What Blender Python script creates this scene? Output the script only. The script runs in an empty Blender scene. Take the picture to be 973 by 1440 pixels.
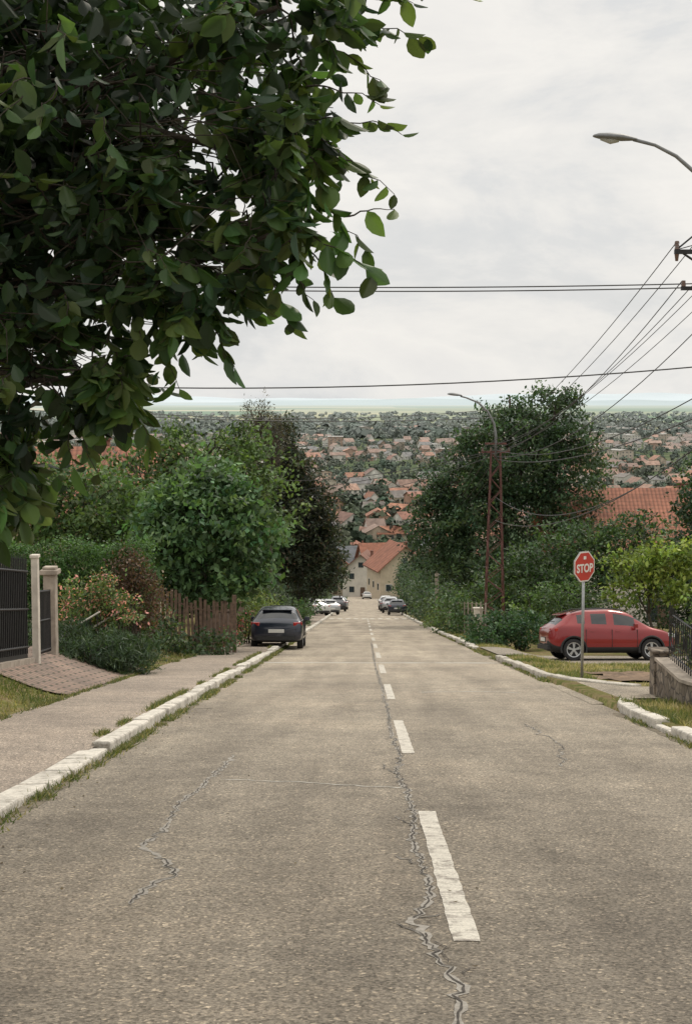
import bpy, math, random
import numpy as np
from mathutils import Vector, Matrix
rng = np.random.default_rng(7); random.seed(7)
scene = bpy.context.scene
COL = scene.collection

# ------------------------------------------------------------------ helpers
def new_mat(name):
    m = bpy.data.materials.new(name); m.use_nodes = True
    nt = m.node_tree; nt.nodes.clear()
    out = nt.nodes.new('ShaderNodeOutputMaterial')
    b = nt.nodes.new('ShaderNodeBsdfPrincipled')
    nt.links.new(b.outputs[0], out.inputs[0])
    return m, nt, b, out

def N(nt, t, **kw):
    n = nt.nodes.new(t)
    for k, v in kw.items(): setattr(n, k, v)
    return n

def coords(nt, scale=(1, 1, 1), world=False):
    if world:
        g = N(nt, 'ShaderNodeNewGeometry'); o = g.outputs['Position']
    else:
        g = N(nt, 'ShaderNodeTexCoord'); o = g.outputs['Object']
    mp = N(nt, 'ShaderNodeMapping'); mp.inputs['Scale'].default_value = scale
    nt.links.new(o, mp.inputs['Vector'])
    return mp.outputs[0]

def noise(nt, vec, scale, detail=4, rough=0.6):
    n = N(nt, 'ShaderNodeTexNoise'); n.inputs['Scale'].default_value = scale
    n.inputs['Detail'].default_value = detail; n.inputs['Roughness'].default_value = rough
    nt.links.new(vec, n.inputs['Vector']); return n.outputs['Fac']

def ramp(nt, fac, stops):
    r = N(nt, 'ShaderNodeValToRGB'); e = r.color_ramp.elements
    while len(e) < len(stops): e.new(0.5)
    for i, (p, c) in enumerate(stops):
        e[i].position = p; e[i].color = (c[0], c[1], c[2], 1)
    nt.links.new(fac, r.inputs[0]); return r.outputs[0]

def mix(nt, a, b, fac, mode='MIX'):
    m = N(nt, 'ShaderNodeMix', data_type='RGBA', blend_type=mode)
    for s, v in ((6, a), (7, b)):
        if isinstance(v, tuple): m.inputs[s].default_value = (v[0], v[1], v[2], 1)
        else: nt.links.new(v, m.inputs[s])
    if isinstance(fac, (int, float)): m.inputs[0].default_value = fac
    else: nt.links.new(fac, m.inputs[0])
    return m.outputs[2]

def bump(nt, b, h, strength=0.3, dist=0.01):
    n = N(nt, 'ShaderNodeBump'); n.inputs['Strength'].default_value = strength
    n.inputs['Distance'].default_value = dist
    nt.links.new(h, n.inputs['Height']); nt.links.new(n.outputs[0], b.inputs['Normal'])

def simple(name, c, rough=0.7, var=0.25, scale=6, metal=0.0, bmp=0.15, spec=0.5, coat=0.0, world=False):
    m, nt, b, o = new_mat(name)
    v = coords(nt, world=world); f = noise(nt, v, scale, 3)
    lo = tuple(x * (1 - var) for x in c); hi = tuple(min(1, x * (1 + var)) for x in c)
    nt.links.new(ramp(nt, f, [(0.3, lo), (0.7, hi)]), b.inputs['Base Color'])
    b.inputs['Roughness'].default_value = rough; b.inputs['Metallic'].default_value = metal
    b.inputs['Specular IOR Level'].default_value = spec
    b.inputs['Coat Weight'].default_value = coat; b.inputs['Coat Roughness'].default_value = 0.05
    if bmp > 0: bump(nt, b, noise(nt, v, scale * 5, 2), bmp, 0.01)
    return m

def attr_mat(name, rough=0.6, transl=0.0, var_scale=0, spec=0.3):
    m, nt, b, o = new_mat(name)
    a = N(nt, 'ShaderNodeAttribute'); a.attribute_name = 'Col'
    c = a.outputs['Color']
    if var_scale:
        f = noise(nt, coords(nt, world=True), var_scale)
        c = mix(nt, c, ramp(nt, f, [(0.3, (0.65, 0.65, 0.65)), (0.7, (1.3, 1.3, 1.3))]), 1.0, 'MULTIPLY')
    nt.links.new(c, b.inputs['Base Color'])
    b.inputs['Roughness'].default_value = rough
    b.inputs['Specular IOR Level'].default_value = spec
    if transl > 0:
        t = N(nt, 'ShaderNodeBsdfTranslucent')
        c2 = mix(nt, c, (1.6, 1.7, 0.7), 1.0, 'MULTIPLY')
        nt.links.new(c2, t.inputs[0])
        ms = N(nt, 'ShaderNodeMixShader'); ms.inputs[0].default_value = transl
        nt.links.new(b.outputs[0], ms.inputs[1]); nt.links.new(t.outputs[0], ms.inputs[2])
        nt.links.new(ms.outputs[0], o.inputs[0])
    return m

def empty(name, loc=(0, 0, 0)):
    e = bpy.data.objects.new(name, None); e.location = loc; e.empty_display_size = 0.2
    COL.objects.link(e); return e

def np_mesh(name, V, F, mat, col=None, parent=None, smooth=False):
    V = np.asarray(V, dtype=np.float32).reshape(-1, 3); F = np.asarray(F, dtype=np.int32)
    me = bpy.data.meshes.new(name)
    me.vertices.add(len(V)); me.vertices.foreach_set('co', V.ravel())
    me.loops.add(F.size); me.loops.foreach_set('vertex_index', F.ravel())
    me.polygons.add(len(F)); k = F.shape[1]
    me.polygons.foreach_set('loop_start', np.arange(len(F), dtype=np.int32) * k)
    me.update(calc_edges=True); me.validate()
    if col is not None:
        ca = me.color_attributes.new('Col', 'FLOAT_COLOR', 'CORNER')
        c = np.ones((len(F), k, 4), dtype=np.float32); c[:, :, :3] = np.asarray(col)[:, None, :]
        if len(ca.data) == len(F) * k: ca.data.foreach_set('color', c.ravel())
    if smooth: me.polygons.foreach_set('use_smooth', np.ones(len(F), dtype=bool))
    me.materials.append(mat)
    ob = bpy.data.objects.new(name, me); COL.objects.link(ob)
    if parent: ob.parent = parent
    return ob

class MB:
    def __init__(s): s.v = []; s.f = []; s.m = []
    def add(s, vs, fs, m=0):
        o = len(s.v); s.v += [tuple(x) for x in vs]
        s.f += [tuple(i + o for i in f) for f in fs]; s.m += [m] * len(fs)
    def box(s, c, size, m=0, rot=None):
        hx, hy, hz = size[0] / 2, size[1] / 2, size[2] / 2
        vs = [Vector((x * hx, y * hy, z * hz)) for x in (-1, 1) for y in (-1, 1) for z in (-1, 1)]
        if rot is not None: vs = [rot @ v for v in vs]
        vs = [v + Vector(c) for v in vs]
        s.add(vs, [(0, 1, 3, 2), (4, 6, 7, 5), (0, 4, 5, 1), (2, 3, 7, 6), (0, 2, 6, 4), (1, 5, 7, 3)], m)
    def tube(s, pts, rad, n=6, m=0, cap=True):
        pts = [Vector(p) for p in pts]
        if not hasattr(rad, '__len__'): rad = [rad] * len(pts)
        vs = []; prev = None
        for i, p in enumerate(pts):
            d = (pts[min(i + 1, len(pts) - 1)] - pts[max(i - 1, 0)])
            if d.length < 1e-9: d = Vector((0, 0, 1))
            d.normalize()
            a = prev if prev else (Vector((1, 0, 0)) if abs(d.x) < 0.8 else Vector((0, 1, 0)))
            a = (a - d * a.dot(d)).normalized(); prev = a; b = d.cross(a)
            for k in range(n):
                t = 2 * math.pi * k / n
                vs.append(p + (a * math.cos(t) + b * math.sin(t)) * rad[i])
        fs = []
        for i in range(len(pts) - 1):
            for k in range(n):
                fs.append((i * n + k, i * n + (k + 1) % n, (i + 1) * n + (k + 1) % n, (i + 1) * n + k))
        if cap:
            fs.append(tuple(range(n - 1, -1, -1))); L = (len(pts) - 1) * n
            fs.append(tuple(L + k for k in range(n)))
        s.add(vs, fs, m)
    def obj(s, name, mats, parent=None, smooth=False, bevel=0):
        me = bpy.data.meshes.new(name); me.from_pydata(s.v, [], s.f); me.update()
        for mm in mats: me.materials.append(mm)
        me.polygons.foreach_set('material_index', s.m)
        if smooth: me.polygons.foreach_set('use_smooth', [True] * len(s.f))
        ob = bpy.data.objects.new(name, me); COL.objects.link(ob)
        if parent: ob.parent = parent
        if bevel:
            md = ob.modifiers.new('b', 'BEVEL'); md.width = bevel; md.segments = 2; md.limit_method = 'ANGLE'
        return ob

def smooth01(t):
    t = max(0.0, min(1.0, t)); return t * t * (3 - 2 * t)

# ------------------------------------------------------------------ terrain height
def gz(y):
    yy = min(y, 600.0)
    a = -1.65 - 0.144 * yy + (3.3e-5 * yy * yy if yy > 0 else 0)
    t = (a + 60) / 3.0
    sp = t if t > 30 else math.log1p(math.exp(t))
    return -60 + 3.0 * sp
def dip(x, y):   # slightly sunken parking strip on the right
    return -0.30 * smooth01((x - 4.6) / 1.4) * smooth01((y - 34) / 6) * (1 - smooth01((y - 52) / 6))
def tz(x, y):
    g = gz(y)
    fade = 1 - smooth01((y - 250) / 100)
    if -4.73 < x < 3.9: return g - 0.05
    if x >= 3.9: return g + 0.08 * fade + dip(x, y)
    return g + fade * (0.08 + 0.57 * smooth01((-4.73 - x) / 2.1))
gzv = np.vectorize(gz); tzv = np.vectorize(tz)

# ------------------------------------------------------------------ materials
def asphalt_mat(name, base, wear_and_grazing=True):
    m, nt, b, o = new_mat(name)
    p = coords(nt, world=True)
    fine = noise(nt, p, 60, 3, 0.85)
    vor = N(nt, 'ShaderNodeTexVoronoi'); vor.inputs['Scale'].default_value = 62; nt.links.new(p, vor.inputs['Vector'])
    big = noise(nt, p, 0.45, 4, 0.65)
    med = noise(nt, p, 3.0, 4, 0.7)
    c = ramp(nt, fine, [(0.30, tuple(x * 0.5 for x in base)), (0.5, base), (0.70, tuple(min(1, x * 1.6) for x in base))])
    c = mix(nt, c, ramp(nt, vor.outputs['Color'], [(0.12, (0.5, 0.49, 0.48)), (0.5, (0.98, 0.98, 0.98)), (0.8, (1.25, 1.22, 1.18)), (0.93, (2.3, 2.2, 2.05))]), 0.85, 'MULTIPLY')
    c = mix(nt, c, ramp(nt, big, [(0.3, (0.78, 0.78, 0.79)), (0.5, (1.0, 1.0, 1.0)), (0.7, (1.18, 1.16, 1.14))]), 1.0, 'MULTIPLY')
    c = mix(nt, c, ramp(nt, med, [(0.3, (0.86, 0.86, 0.86)), (0.7, (1.14, 1.14, 1.14))]), 1.0, 'MULTIPLY')
    if wear_and_grazing:
        st = noise(nt, coords(nt, (1.5, 0.03, 1), True), 1.0, 3, 0.6)
        c = mix(nt, c, ramp(nt, st, [(0.35, (0.84, 0.835, 0.83)), (0.65, (1.15, 1.15, 1.14))]), 1.0, 'MULTIPLY')
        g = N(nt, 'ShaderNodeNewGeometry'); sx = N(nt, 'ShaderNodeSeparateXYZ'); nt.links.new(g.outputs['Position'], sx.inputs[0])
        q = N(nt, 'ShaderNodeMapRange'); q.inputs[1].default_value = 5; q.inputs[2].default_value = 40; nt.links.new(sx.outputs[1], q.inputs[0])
        c = mix(nt, c, ramp(nt, q.outputs[0], [(0, (0.80, 0.795, 0.785)), (0.35, (1.06, 1.06, 1.05)), (1, (1.42, 1.41, 1.39))]), 1.0, 'MULTIPLY')  # road painted lighter with distance, imitating brightening at a grazing view
    nt.links.new(c, b.inputs['Base Color'])
    b.inputs['Roughness'].default_value = 0.9; b.inputs['Specular IOR Level'].default_value = 0.2
    bump(nt, b, vor.outputs['Distance'], 0.6, 0.006)
    return m
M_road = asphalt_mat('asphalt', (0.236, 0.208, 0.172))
M_walk = asphalt_mat('sidewalk_asphalt', (0.295, 0.252, 0.212), False)
M_drive = asphalt_mat('driveway_asphalt', (0.275, 0.245, 0.205), False)
def kerb_mat(name, c):
    m, nt, b, o = new_mat(name); p = coords(nt, world=True)
    f = noise(nt, p, 2.6, 6, 0.8); f2 = noise(nt, p, 22, 3, 0.8)
    cc = ramp(nt, f, [(0.33, (0.24, 0.21, 0.17)), (0.44, tuple(x * 0.75 for x in c)), (0.56, c)])
    cc = mix(nt, cc, ramp(nt, f2, [(0.3, (0.68, 0.66, 0.64)), (0.55, (1.04, 1.04, 1.04))]), 1.0, 'MULTIPLY')
    nt.links.new(cc, b.inputs['Base Color']); b.inputs['Roughness'].default_value = 0.9
    bump(nt, b, f2, 0.5, 0.015); return m
M_kerb = kerb_mat('kerb_stone', (0.56, 0.52, 0.45))
M_kerb_light = kerb_mat('kerb_stone_pale', (0.66, 0.62, 0.55))
M_crack = simple('crack_dark', (0.055, 0.047, 0.04), 0.95, 0.4, 30)
M_crack_edge = simple('crack_worn_edge', (0.285, 0.262, 0.23), 0.9, 0.3, 40, world=True)
M_seam = simple('seam_patch', (0.42, 0.395, 0.35), 0.9, 0.25, 20, world=True)
M_black = simple('black_metal', (0.02, 0.02, 0.022), 0.5, 0.3, 10, metal=0.2)
M_wood = simple('weathered_wood', (0.13, 0.085, 0.06), 0.85, 0.5, 8, bmp=0.5)
M_bark = simple('bark', (0.065, 0.052, 0.042), 0.95, 0.5, 9, bmp=0.9)
M_rust = simple('rusty_steel', (0.12, 0.052, 0.045), 0.8, 0.5, 7, metal=0.1, bmp=0.4)
M_steel = simple('galvanised_steel', (0.33, 0.34, 0.34), 0.45, 0.2, 7, metal=0.6)
M_lampgrey = simple('lamp_grey', (0.20, 0.205, 0.21), 0.5, 0.2, 5, metal=0.3)
M_conc = simple('concrete', (0.34, 0.29, 0.24), 0.9, 0.3, 4, bmp=0.5)
M_wire = simple('cable_black', (0.03, 0.03, 0.032), 0.6, 0.1, 3)
M_white = simple('white_plaster', (0.58, 0.53, 0.46), 0.85, 0.2, 3)
M_leaf = attr_mat('leaf', 0.5, 0.28)
M_leaf_far = attr_mat('leaf_far', 0.85, 0.0)
M_leaf_big = attr_mat('walnut_leaf', 0.42, 0.38, spec=0.4)
M_grass = attr_mat('grass_blade', 0.7, 0.3)
M_plain_attr = attr_mat('painted_walls', 0.85, 0, 0.4)
M_ceramic = simple('insulator', (0.12, 0.07, 0.05), 0.3, 0.1, 4)
M_soil = simple('bare_soil', (0.17, 0.115, 0.075), 1.0, 0.5, 5, bmp=0.8, world=True)
M_gutter = simple('gutter_silt', (0.15, 0.125, 0.09), 1.0, 0.45, 9, bmp=0.8, world=True)

def paint_mat():
    m, nt, b, o = new_mat('road_paint')
    p = coords(nt, world=True)
    f = noise(nt, p, 7, 7, 0.8)
    f2 = noise(nt, coords(nt, (1.2, 22, 1), True), 1.4, 3, 0.6)
    c = mix(nt, (0.64, 0.60, 0.52), (0.24, 0.21, 0.178), ramp(nt, f, [(0.51, (0, 0, 0)), (0.62, (1, 1, 1))]))
    c = mix(nt, c, (0.36, 0.32, 0.28), ramp(nt, f2, [(0.52, (0, 0, 0)), (0.63, (0.8, 0.8, 0.8))]))
    c = mix(nt, c, ramp(nt, noise(nt, p, 60, 3, 0.8), [(0.35, (0.65, 0.65, 0.65)), (0.58, (1, 1, 1))]), 1.0, 'MULTIPLY')
    nt.links.new(c, b.inputs['Base Color']); b.inputs['Roughness'].default_value = 0.8
    bump(nt, b, noise(nt, p, 60, 2), 0.4, 0.004); return m
M_paint = paint_mat()

def paver_mat():
    m, nt, b, o = new_mat('brick_pavers')
    br = N(nt, 'ShaderNodeTexBrick'); nt.links.new(coords(nt, (1, 1, 1), True), br.inputs['Vector'])
    br.inputs['Scale'].default_value = 1.0; br.inputs['Brick Width'].default_value = 0.34
    br.inputs['Row Height'].default_value = 0.22; br.inputs['Mortar Size'].default_value = 0.022
    br.inputs['Color1'].default_value = (0.31, 0.215, 0.175, 1); br.inputs['Color2'].default_value = (0.22, 0.165, 0.14, 1)
    br.inputs['Mortar'].default_value = (0.085, 0.075, 0.055, 1)
    c = mix(nt, br.outputs['Color'], ramp(nt, noise(nt, coords(nt, world=True), 1.5, 4, 0.7), [(0.3, (0.7, 0.7, 0.7)), (0.7, (1.2, 1.2, 1.15))]), 1.0, 'MULTIPLY')
    nt.links.new(c, b.inputs['Base Color']); b.inputs['Roughness'].default_value = 0.9
    bump(nt, b, br.outputs['Fac'], -0.5, 0.01); return m
M_paver = paver_mat()

def stone_mat():
    m, nt, b, o = new_mat('rubble_stone')
    v = N(nt, 'ShaderNodeTexVoronoi'); v.inputs['Scale'].default_value = 4.5
    v2 = N(nt, 'ShaderNodeTexVoronoi', feature='DISTANCE_TO_EDGE'); v2.inputs['Scale'].default_value = 4.5
    p = coords(nt, (1, 1, 1.3), True)
    nt.links.new(p, v.inputs['Vector']); nt.links.new(p, v2.inputs['Vector'])
    c = ramp(nt, v.outputs['Color'], [(0.1, (0.11, 0.085, 0.065)), (0.5, (0.19, 0.155, 0.12)), (0.9, (0.30, 0.25, 0.20))])
    c = mix(nt, (0.06, 0.05, 0.045), c, ramp(nt, v2.outputs['Distance'], [(0.0, (0, 0, 0)), (0.08, (1, 1, 1))]))
    c = mix(nt, c, ramp(nt, noise(nt, p, 12, 5, 0.8), [(0.3, (0.6, 0.6, 0.6)), (0.7, (1.3, 1.3, 1.3))]), 1.0, 'MULTIPLY')
    nt.links.new(c, b.inputs['Base Color']); b.inputs['Roughness'].default_value = 0.95
    bump(nt, b, v2.outputs['Distance'], 0.8, 0.03); return m
M_stone = stone_mat()

def ground_mat():
    m, nt, b, o = new_mat('ground')
    p = coords(nt, world=True)
    n1 = noise(nt, p, 1.4, 5, 0.7); n2 = noise(nt, p, 14, 3, 0.7)
    near = ramp(nt, n1, [(0.32, (0.12, 0.085, 0.055)), (0.45, (0.22, 0.175, 0.10)), (0.55, (0.15, 0.15, 0.06)), (0.7, (0.07, 0.10, 0.035))])
    near = mix(nt, near, ramp(nt, n2, [(0.3, (0.6, 0.6, 0.6)), (0.7, (1.35, 1.35, 1.3))]), 1.0, 'MULTIPLY')
    n3 = noise(nt, p, 0.02, 4, 0.7)
    town = ramp(nt, n3, [(0.35, (0.07, 0.10, 0.06)), (0.6, (0.13, 0.15, 0.09)), (0.75, (0.22, 0.20, 0.16))])
    v = N(nt, 'ShaderNodeTexVoronoi', distance='CHEBYCHEV'); v.inputs['Scale'].default_value = 1.0
    nt.links.new(coords(nt, (0.0009, 0.0005, 0), True), v.inputs['Vector'])
    fld = ramp(nt, v.outputs['Color'], [(0.1, (0.14, 0.22, 0.15)), (0.3, (0.28, 0.31, 0.21)), (0.55, (0.46, 0.43, 0.30)), (0.75, (0.20, 0.27, 0.19)), (0.95, (0.50, 0.47, 0.36))])
    g = N(nt, 'ShaderNodeNewGeometry'); sx = N(nt, 'ShaderNodeSeparateXYZ'); nt.links.new(g.outputs['Position'], sx.inputs[0])
    def mr(a, bb):
        q = N(nt, 'ShaderNodeMapRange'); q.inputs[1].default_value = a; q.inputs[2].default_value = bb
        nt.links.new(sx.outputs[1], q.inputs[0]); return q.outputs[0]
    c = mix(nt, near, town, mr(80, 300))
    c = mix(nt, c, fld, mr(2400, 3200))
    c = mix(nt, c, (0.46, 0.52, 0.54), mr(3000, 18000))  # aerial haze painted into the colour of the far plain
    nt.links.new(c, b.inputs['Base Color']); b.inputs['Roughness'].default_value = 1.0
    b.inputs['Specular IOR Level'].default_value = 0.0
    bump(nt, b, n2, 0.5, 0.02); return m
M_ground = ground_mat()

def tile_mat(name, c, s=1.0):
    m, nt, b, o = new_mat(name)
    p = coords(nt)
    w = N(nt, 'ShaderNodeTexWave', wave_type='BANDS', bands_direction='X'); w.inputs['Scale'].default_value = 1.3 * s
    nt.links.new(p, w.inputs['Vector'])
    w2 = N(nt, 'ShaderNodeTexWave', wave_type='BANDS', bands_direction='Z'); w2.inputs['Scale'].default_value = 1.6 * s
    nt.links.new(p, w2.inputs['Vector'])
    f = noise(nt, p, 0.9, 5, 0.75)
    cc = ramp(nt, f, [(0.3, tuple(x * 0.6 for x in c)), (0.7, tuple(x * 1.35 for x in c))])
    cc = mix(nt, cc, ramp(nt, w.outputs['Fac'], [(0.0, (0.6, 0.6, 0.6)), (0.6, (1.1, 1.1, 1.1))]), 0.8, 'MULTIPLY')
    cc = mix(nt, cc, ramp(nt, w2.outputs['Fac'], [(0.0, (0.7, 0.7, 0.7)), (0.4, (1.05, 1.05, 1.05))]), 0.7, 'MULTIPLY')
    nt.links.new(cc, b.inputs['Base Color']); b.inputs['Roughness'].default_value = 0.85
    bump(nt, b, w.outputs['Fac'], 0.5, 0.04); return m
M_tile = tile_mat('clay_roof_tiles', (0.28, 0.115, 0.072))
M_tile2 = tile_mat('aged_roof_tiles', (0.22, 0.11, 0.08))
M_tile_grey = tile_mat('grey_roof_tiles', (0.13, 0.14, 0.155))
M_winglass = simple('window_glass', (0.035, 0.045, 0.055), 0.12, 0.3, 2, bmp=0)
M_wall_cream = simple('cream_render', (0.52, 0.43, 0.32), 0.9, 0.12, 1)
M_wall_white = simple('white_render', (0.60, 0.56, 0.50), 0.9, 0.12, 1)

# ------------------------------------------------------------------ terrain sheet
Ys = np.concatenate([np.arange(-40, 70, 1.0), np.arange(70, 200, 4.0), np.arange(200, 700, 15.0), np.geomspace(700, 60000, 40)])
xr = np.concatenate([[-2.8, 3.88, 3.92, 4.5, 5.0, 5.5, 6.0, 7, 9, 12, 16, 22, 30, 45], np.geomspace(60, 40000, 26)])
xl = np.concatenate([-np.geomspace(40000, 60, 26), [-45, -30, -22, -16, -12, -10, -8.5, -7.5], np.arange(-7, -4.74, 0.25), [-4.74, -4.72]])
Xs = np.unique(np.concatenate([xl, xr, [0.0]]))
XX, YY = np.meshgrid(Xs, Ys)
ZZ = tzv(XX, YY)
V = np.stack([XX, YY, ZZ], -1).reshape(-1, 3)
nx, ny = len(Xs), len(Ys)
ii, jj = np.meshgrid(np.arange(nx - 1), np.arange(ny - 1)); a = (jj * nx + ii).ravel()
F = np.stack([a, a + 1, a + nx + 1, a + nx], 1)
np_mesh('ground', V, F, M_ground, smooth=False)

def sheet(name, x0, x1, y0, y1, zf, mat, nxs=2, dy=1.0, edge=None):
    ys = np.linspace(y0, y1, max(2, int((y1 - y0) / dy) + 1)); vs = []
    for y in ys:
        for t in np.linspace(0, 1, nxs):
            xx0 = x0 + (edge(y, 0) if edge else 0); xx1 = x1 + (edge(y, 1) if edge else 0)
            x = xx0 + (xx1 - xx0) * t; vs.append((x, y, zf(x, y)))
    fs = []
    for j in range(len(ys) - 1):
        for i in range(nxs - 1):
            q = j * nxs + i; fs.append((q, q + 1, q + nxs + 1, q + nxs))
    return np_mesh(name, vs, fs, mat)
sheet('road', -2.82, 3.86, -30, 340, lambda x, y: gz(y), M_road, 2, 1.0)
sheet('sidewalk', -4.76, -2.88, -30, 200, lambda x, y: gz(y) + 0.045 + 0.06 * smooth01((y - 13.5) / 3), M_walk, 2, 1.0)
dz_ = lambda x, y: gz(y) + (0.005 + 0.10 * smooth01((x - 3.75) / 0.7))
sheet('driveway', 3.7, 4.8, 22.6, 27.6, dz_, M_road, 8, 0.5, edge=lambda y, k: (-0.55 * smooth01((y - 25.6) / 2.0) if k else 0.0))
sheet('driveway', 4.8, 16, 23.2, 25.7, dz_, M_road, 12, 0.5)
sheet('parking_area', 3.95, 15, 40.5, 47.2, lambda x, y: gz(y) + 0.115 + dip(x, y), M_drive, 23, 1.0)
sheet('paver_driveway', -8.2, -4.77, 23.0, 31.5, lambda x, y: tz(x, y) + 0.035, M_paver, 16, 1.0)
sheet('soil_bed', 4.95, 7.4, 27.4, 30.8, lambda x, y: tz(x, y) + 0.03 + 0.05 * math.sin(x * 5) * math.sin(y * 4), M_soil, 10, 0.4, edge=lambda y, k: 0.2 * math.sin(y * 3))

# kerbs
def kerb(name, pts, w, h, mat, drop=0.0):
    b = MB(); pts = [Vector((p[0], p[1], 0)) for p in pts]
    for k in range(len(pts) - 1):
        p, q = pts[k], pts[k + 1]; L = (q - p).length; n = max(1, round(L / 0.95)); d = (q - p) / n
        for i in range(n):
            s = p + d * (i + 0.5); jx = random.gauss(0, 0.014); jz = random.gauss(0, 0.010)
            if random.random() < 0.07: jz -= 0.035
            ang = math.atan2(d.y, d.x) + random.gauss(0, 0.014)
            g0 = gz(s.y - 0.3); g1 = gz(s.y + 0.3); pitch = math.atan2((g1 - g0) * (d.y / d.length), 0.6)
            rot = Matrix.Rotation(ang, 3, 'Z') @ Matrix.Rotation(-pitch, 3, 'Y') @ Matrix.Rotation(random.gauss(0, 0.025), 3, 'X')
            b.box((s.x + jx, s.y, gz(s.y) + h / 2 - 0.1 + jz), (d.length - 0.015 - random.random() * 0.025, w, h + 0.2), 0, rot)
    return b.obj(name, [mat], bevel=0.024)
kerb('kerb', [(-2.86, -20), (-2.86, 15.0)], 0.29, 0.065, M_kerb_light)
kerb('kerb', [(-2.83, 15.1), (-2.80, 140)], 0.21, 0.13, M_kerb_light)
kerb('kerb', [(3.92, -20), (3.92, 20.2), (4.0, 21.4), (4.22, 22.3)], 0.22, 0.12, M_kerb_light)
kerb('kerb', [(5.10, 25.85), (4.62, 26.8), (4.15, 28.4), (3.92, 30.5), (3.92, 33), (3.9, 40.0)], 0.20, 0.125, M_kerb)
kerb('kerb', [(3.9, 47.6), (3.9, 140)], 0.21, 0.13, M_kerb_light)

# dashes + crossing
b = MB()
def strip(b, x0, x1, y0, y1, dz=0.004, m=0):
    n = max(1, int((y1 - y0) / 0.12)); ys = np.linspace(y0, y1, n + 1); vs = []
    for i, yy in enumerate(ys):
        j = 0.0 if n < 3 else 0.003
        vs += [(x0 + random.gauss(0, j), yy, gz(yy) + dz), (x1 + random.gauss(0, j), yy, gz(yy) + dz)]
    b.add(vs, [(2 * k, 2 * k + 1, 2 * k + 3, 2 * k + 2) for k in range(n)], m)
for k in range(13):
    y0 = 6.7 + 8.5 * k; strip(b, 0.445, 0.58, y0, y0 + 4.25)
for k in range(10):
    x0 = -2.5 + k * 0.64; strip(b, x0, x0 + 0.34, 110.5, 114.0)
b.obj('lane_markings', [M_paint])

# cracks
def jag(pts, n=9, amp=0.035):
    out = []
    for (x0, y0), (x1, y1) in zip(pts[:-1], pts[1:]):
        L = math.hypot(x1 - x0, y1 - y0); nx_, ny_ = -(y1 - y0) / L, (x1 - x0) / L
        nn = max(2, int(L * n)); off = 0
        for i in range(nn):
            t = i / nn; off = off * 0.5 + random.gauss(0, amp)
            e = math.sin(math.pi * t) ** 0.5 if 0 < t else 0
            out.append((x0 + (x1 - x0) * t + nx_ * off * e, y0 + (y1 - y0) * t + ny_ * off * e))
    out.append(pts[-1]); return out
def ribbon(b, pts, w, dz, m, gap=0.0):
    n = len(pts); vs = []
    for i, p in enumerate(pts):
        q0 = pts[max(0, i - 1)]; q1 = pts[min(n - 1, i + 1)]
        dx, dy = q1[0] - q0[0], q1[1] - q0[1]; L = math.hypot(dx, dy) + 1e-9
        ww = w * (0.3 + 1.1 * random.random()) * (0.15 if i in (0, n - 1) else 1)
        for s in (-1, 1):
            x, y = p[0] - dy / L * ww * s / 2, p[1] + dx / L * ww * s / 2
            vs.append((x, y, gz(y) + dz))
    fs = []; on = True
    for i in range(n - 1):
        if gap and random.random() < 0.22: on = (random.random() > gap)
        if on: fs.append((2 * i, 2 * i + 1, 2 * i + 3, 2 * i + 2))
    b.add(vs, fs, m)
b = MB()
main = [(0.36, 4.6), (0.38, 5.4), (0.44, 5.9), (0.36, 6.35), (0.31, 6.75), (0.27, 7.2), (0.40, 7.75), (0.37, 8.7), (0.36, 9.4), (0.39, 10.2), (0.40, 11.8), (0.34, 13.3), (0.42, 15.3), (0.38, 17.5), (0.40, 20.2), (0.40, 26), (0.36, 36), (0.40, 55)]
j = jag(main, 20, 0.018); ribbon(b, j, 0.045, 0.003, 0); ribbon(b, j, 0.011, 0.007, 1, 0.12)
j = jag([(x + 0.02, y + 0.1) for x, y in main[2:13]], 18, 0.03); ribbon(b, j, 0.007, 0.0074, 1, 0.6)
for (p, q) in [((0.31, 6.75), (0.16, 7.1)), ((0.37, 8.7), (0.22, 9.0)), ((0.39, 10.2), (0.26, 10.7)), ((0.34, 13.3), (0.2, 14.2)), ((0.27, 7.2), (0.42, 7.3))]:
    j = jag([p, q], 18, 0.02); ribbon(b, j, 0.02, 0.0035, 0); ribbon(b, j, 0.007, 0.0078, 1)
left = [(-1.25, 7.5), (-1.22, 7.95), (-1.13, 8.45), (-1.23, 8.8), (-1.45, 9.25), (-1.42, 10.2), (-1.47, 11.3), (-1.41, 12.5), (-1.36, 15)]
j = jag(left, 18, 0.02); ribbon(b, j, 0.05, 0.003, 0); ribbon(b, j, 0.009, 0.007, 1, 0.3)
for x in [(-2.6, -2.0, 6.3), (-2.5, -2.2, 9.2), (-2.45, -2.25, 8.9)]:
    j = jag([(x[0], x[2]), (x[1], x[2] + 0.1)], 20, 0.015); ribbon(b, j, 0.010, 0.0065, 1)
tr = [(-1.3, 12.9), (-0.6, 12.75), (0.0, 12.45), (0.4, 12.3)]
j = jag(tr, 12, 0.02); ribbon(b, j, 0.035, 0.0032, 2)
tr = [(-2.7, 37.6), (3.7, 37.6)]; j = jag(tr, 4, 0.03); ribbon(b, j, 0.40, 0.0034, 2)
tr = [(1.0, 25.5), (2.2, 25.8), (2.9, 25.4)]; j = jag(tr, 8, 0.03); ribbon(b, j, 0.10, 0.0034, 2)
tr = [(-2.6, 21.5), (-1.2, 22.0), (0.3, 21.6)]; j = jag(tr, 8, 0.03); ribbon(b, j, 0.03, 0.0036, 1, 0.4)
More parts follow.
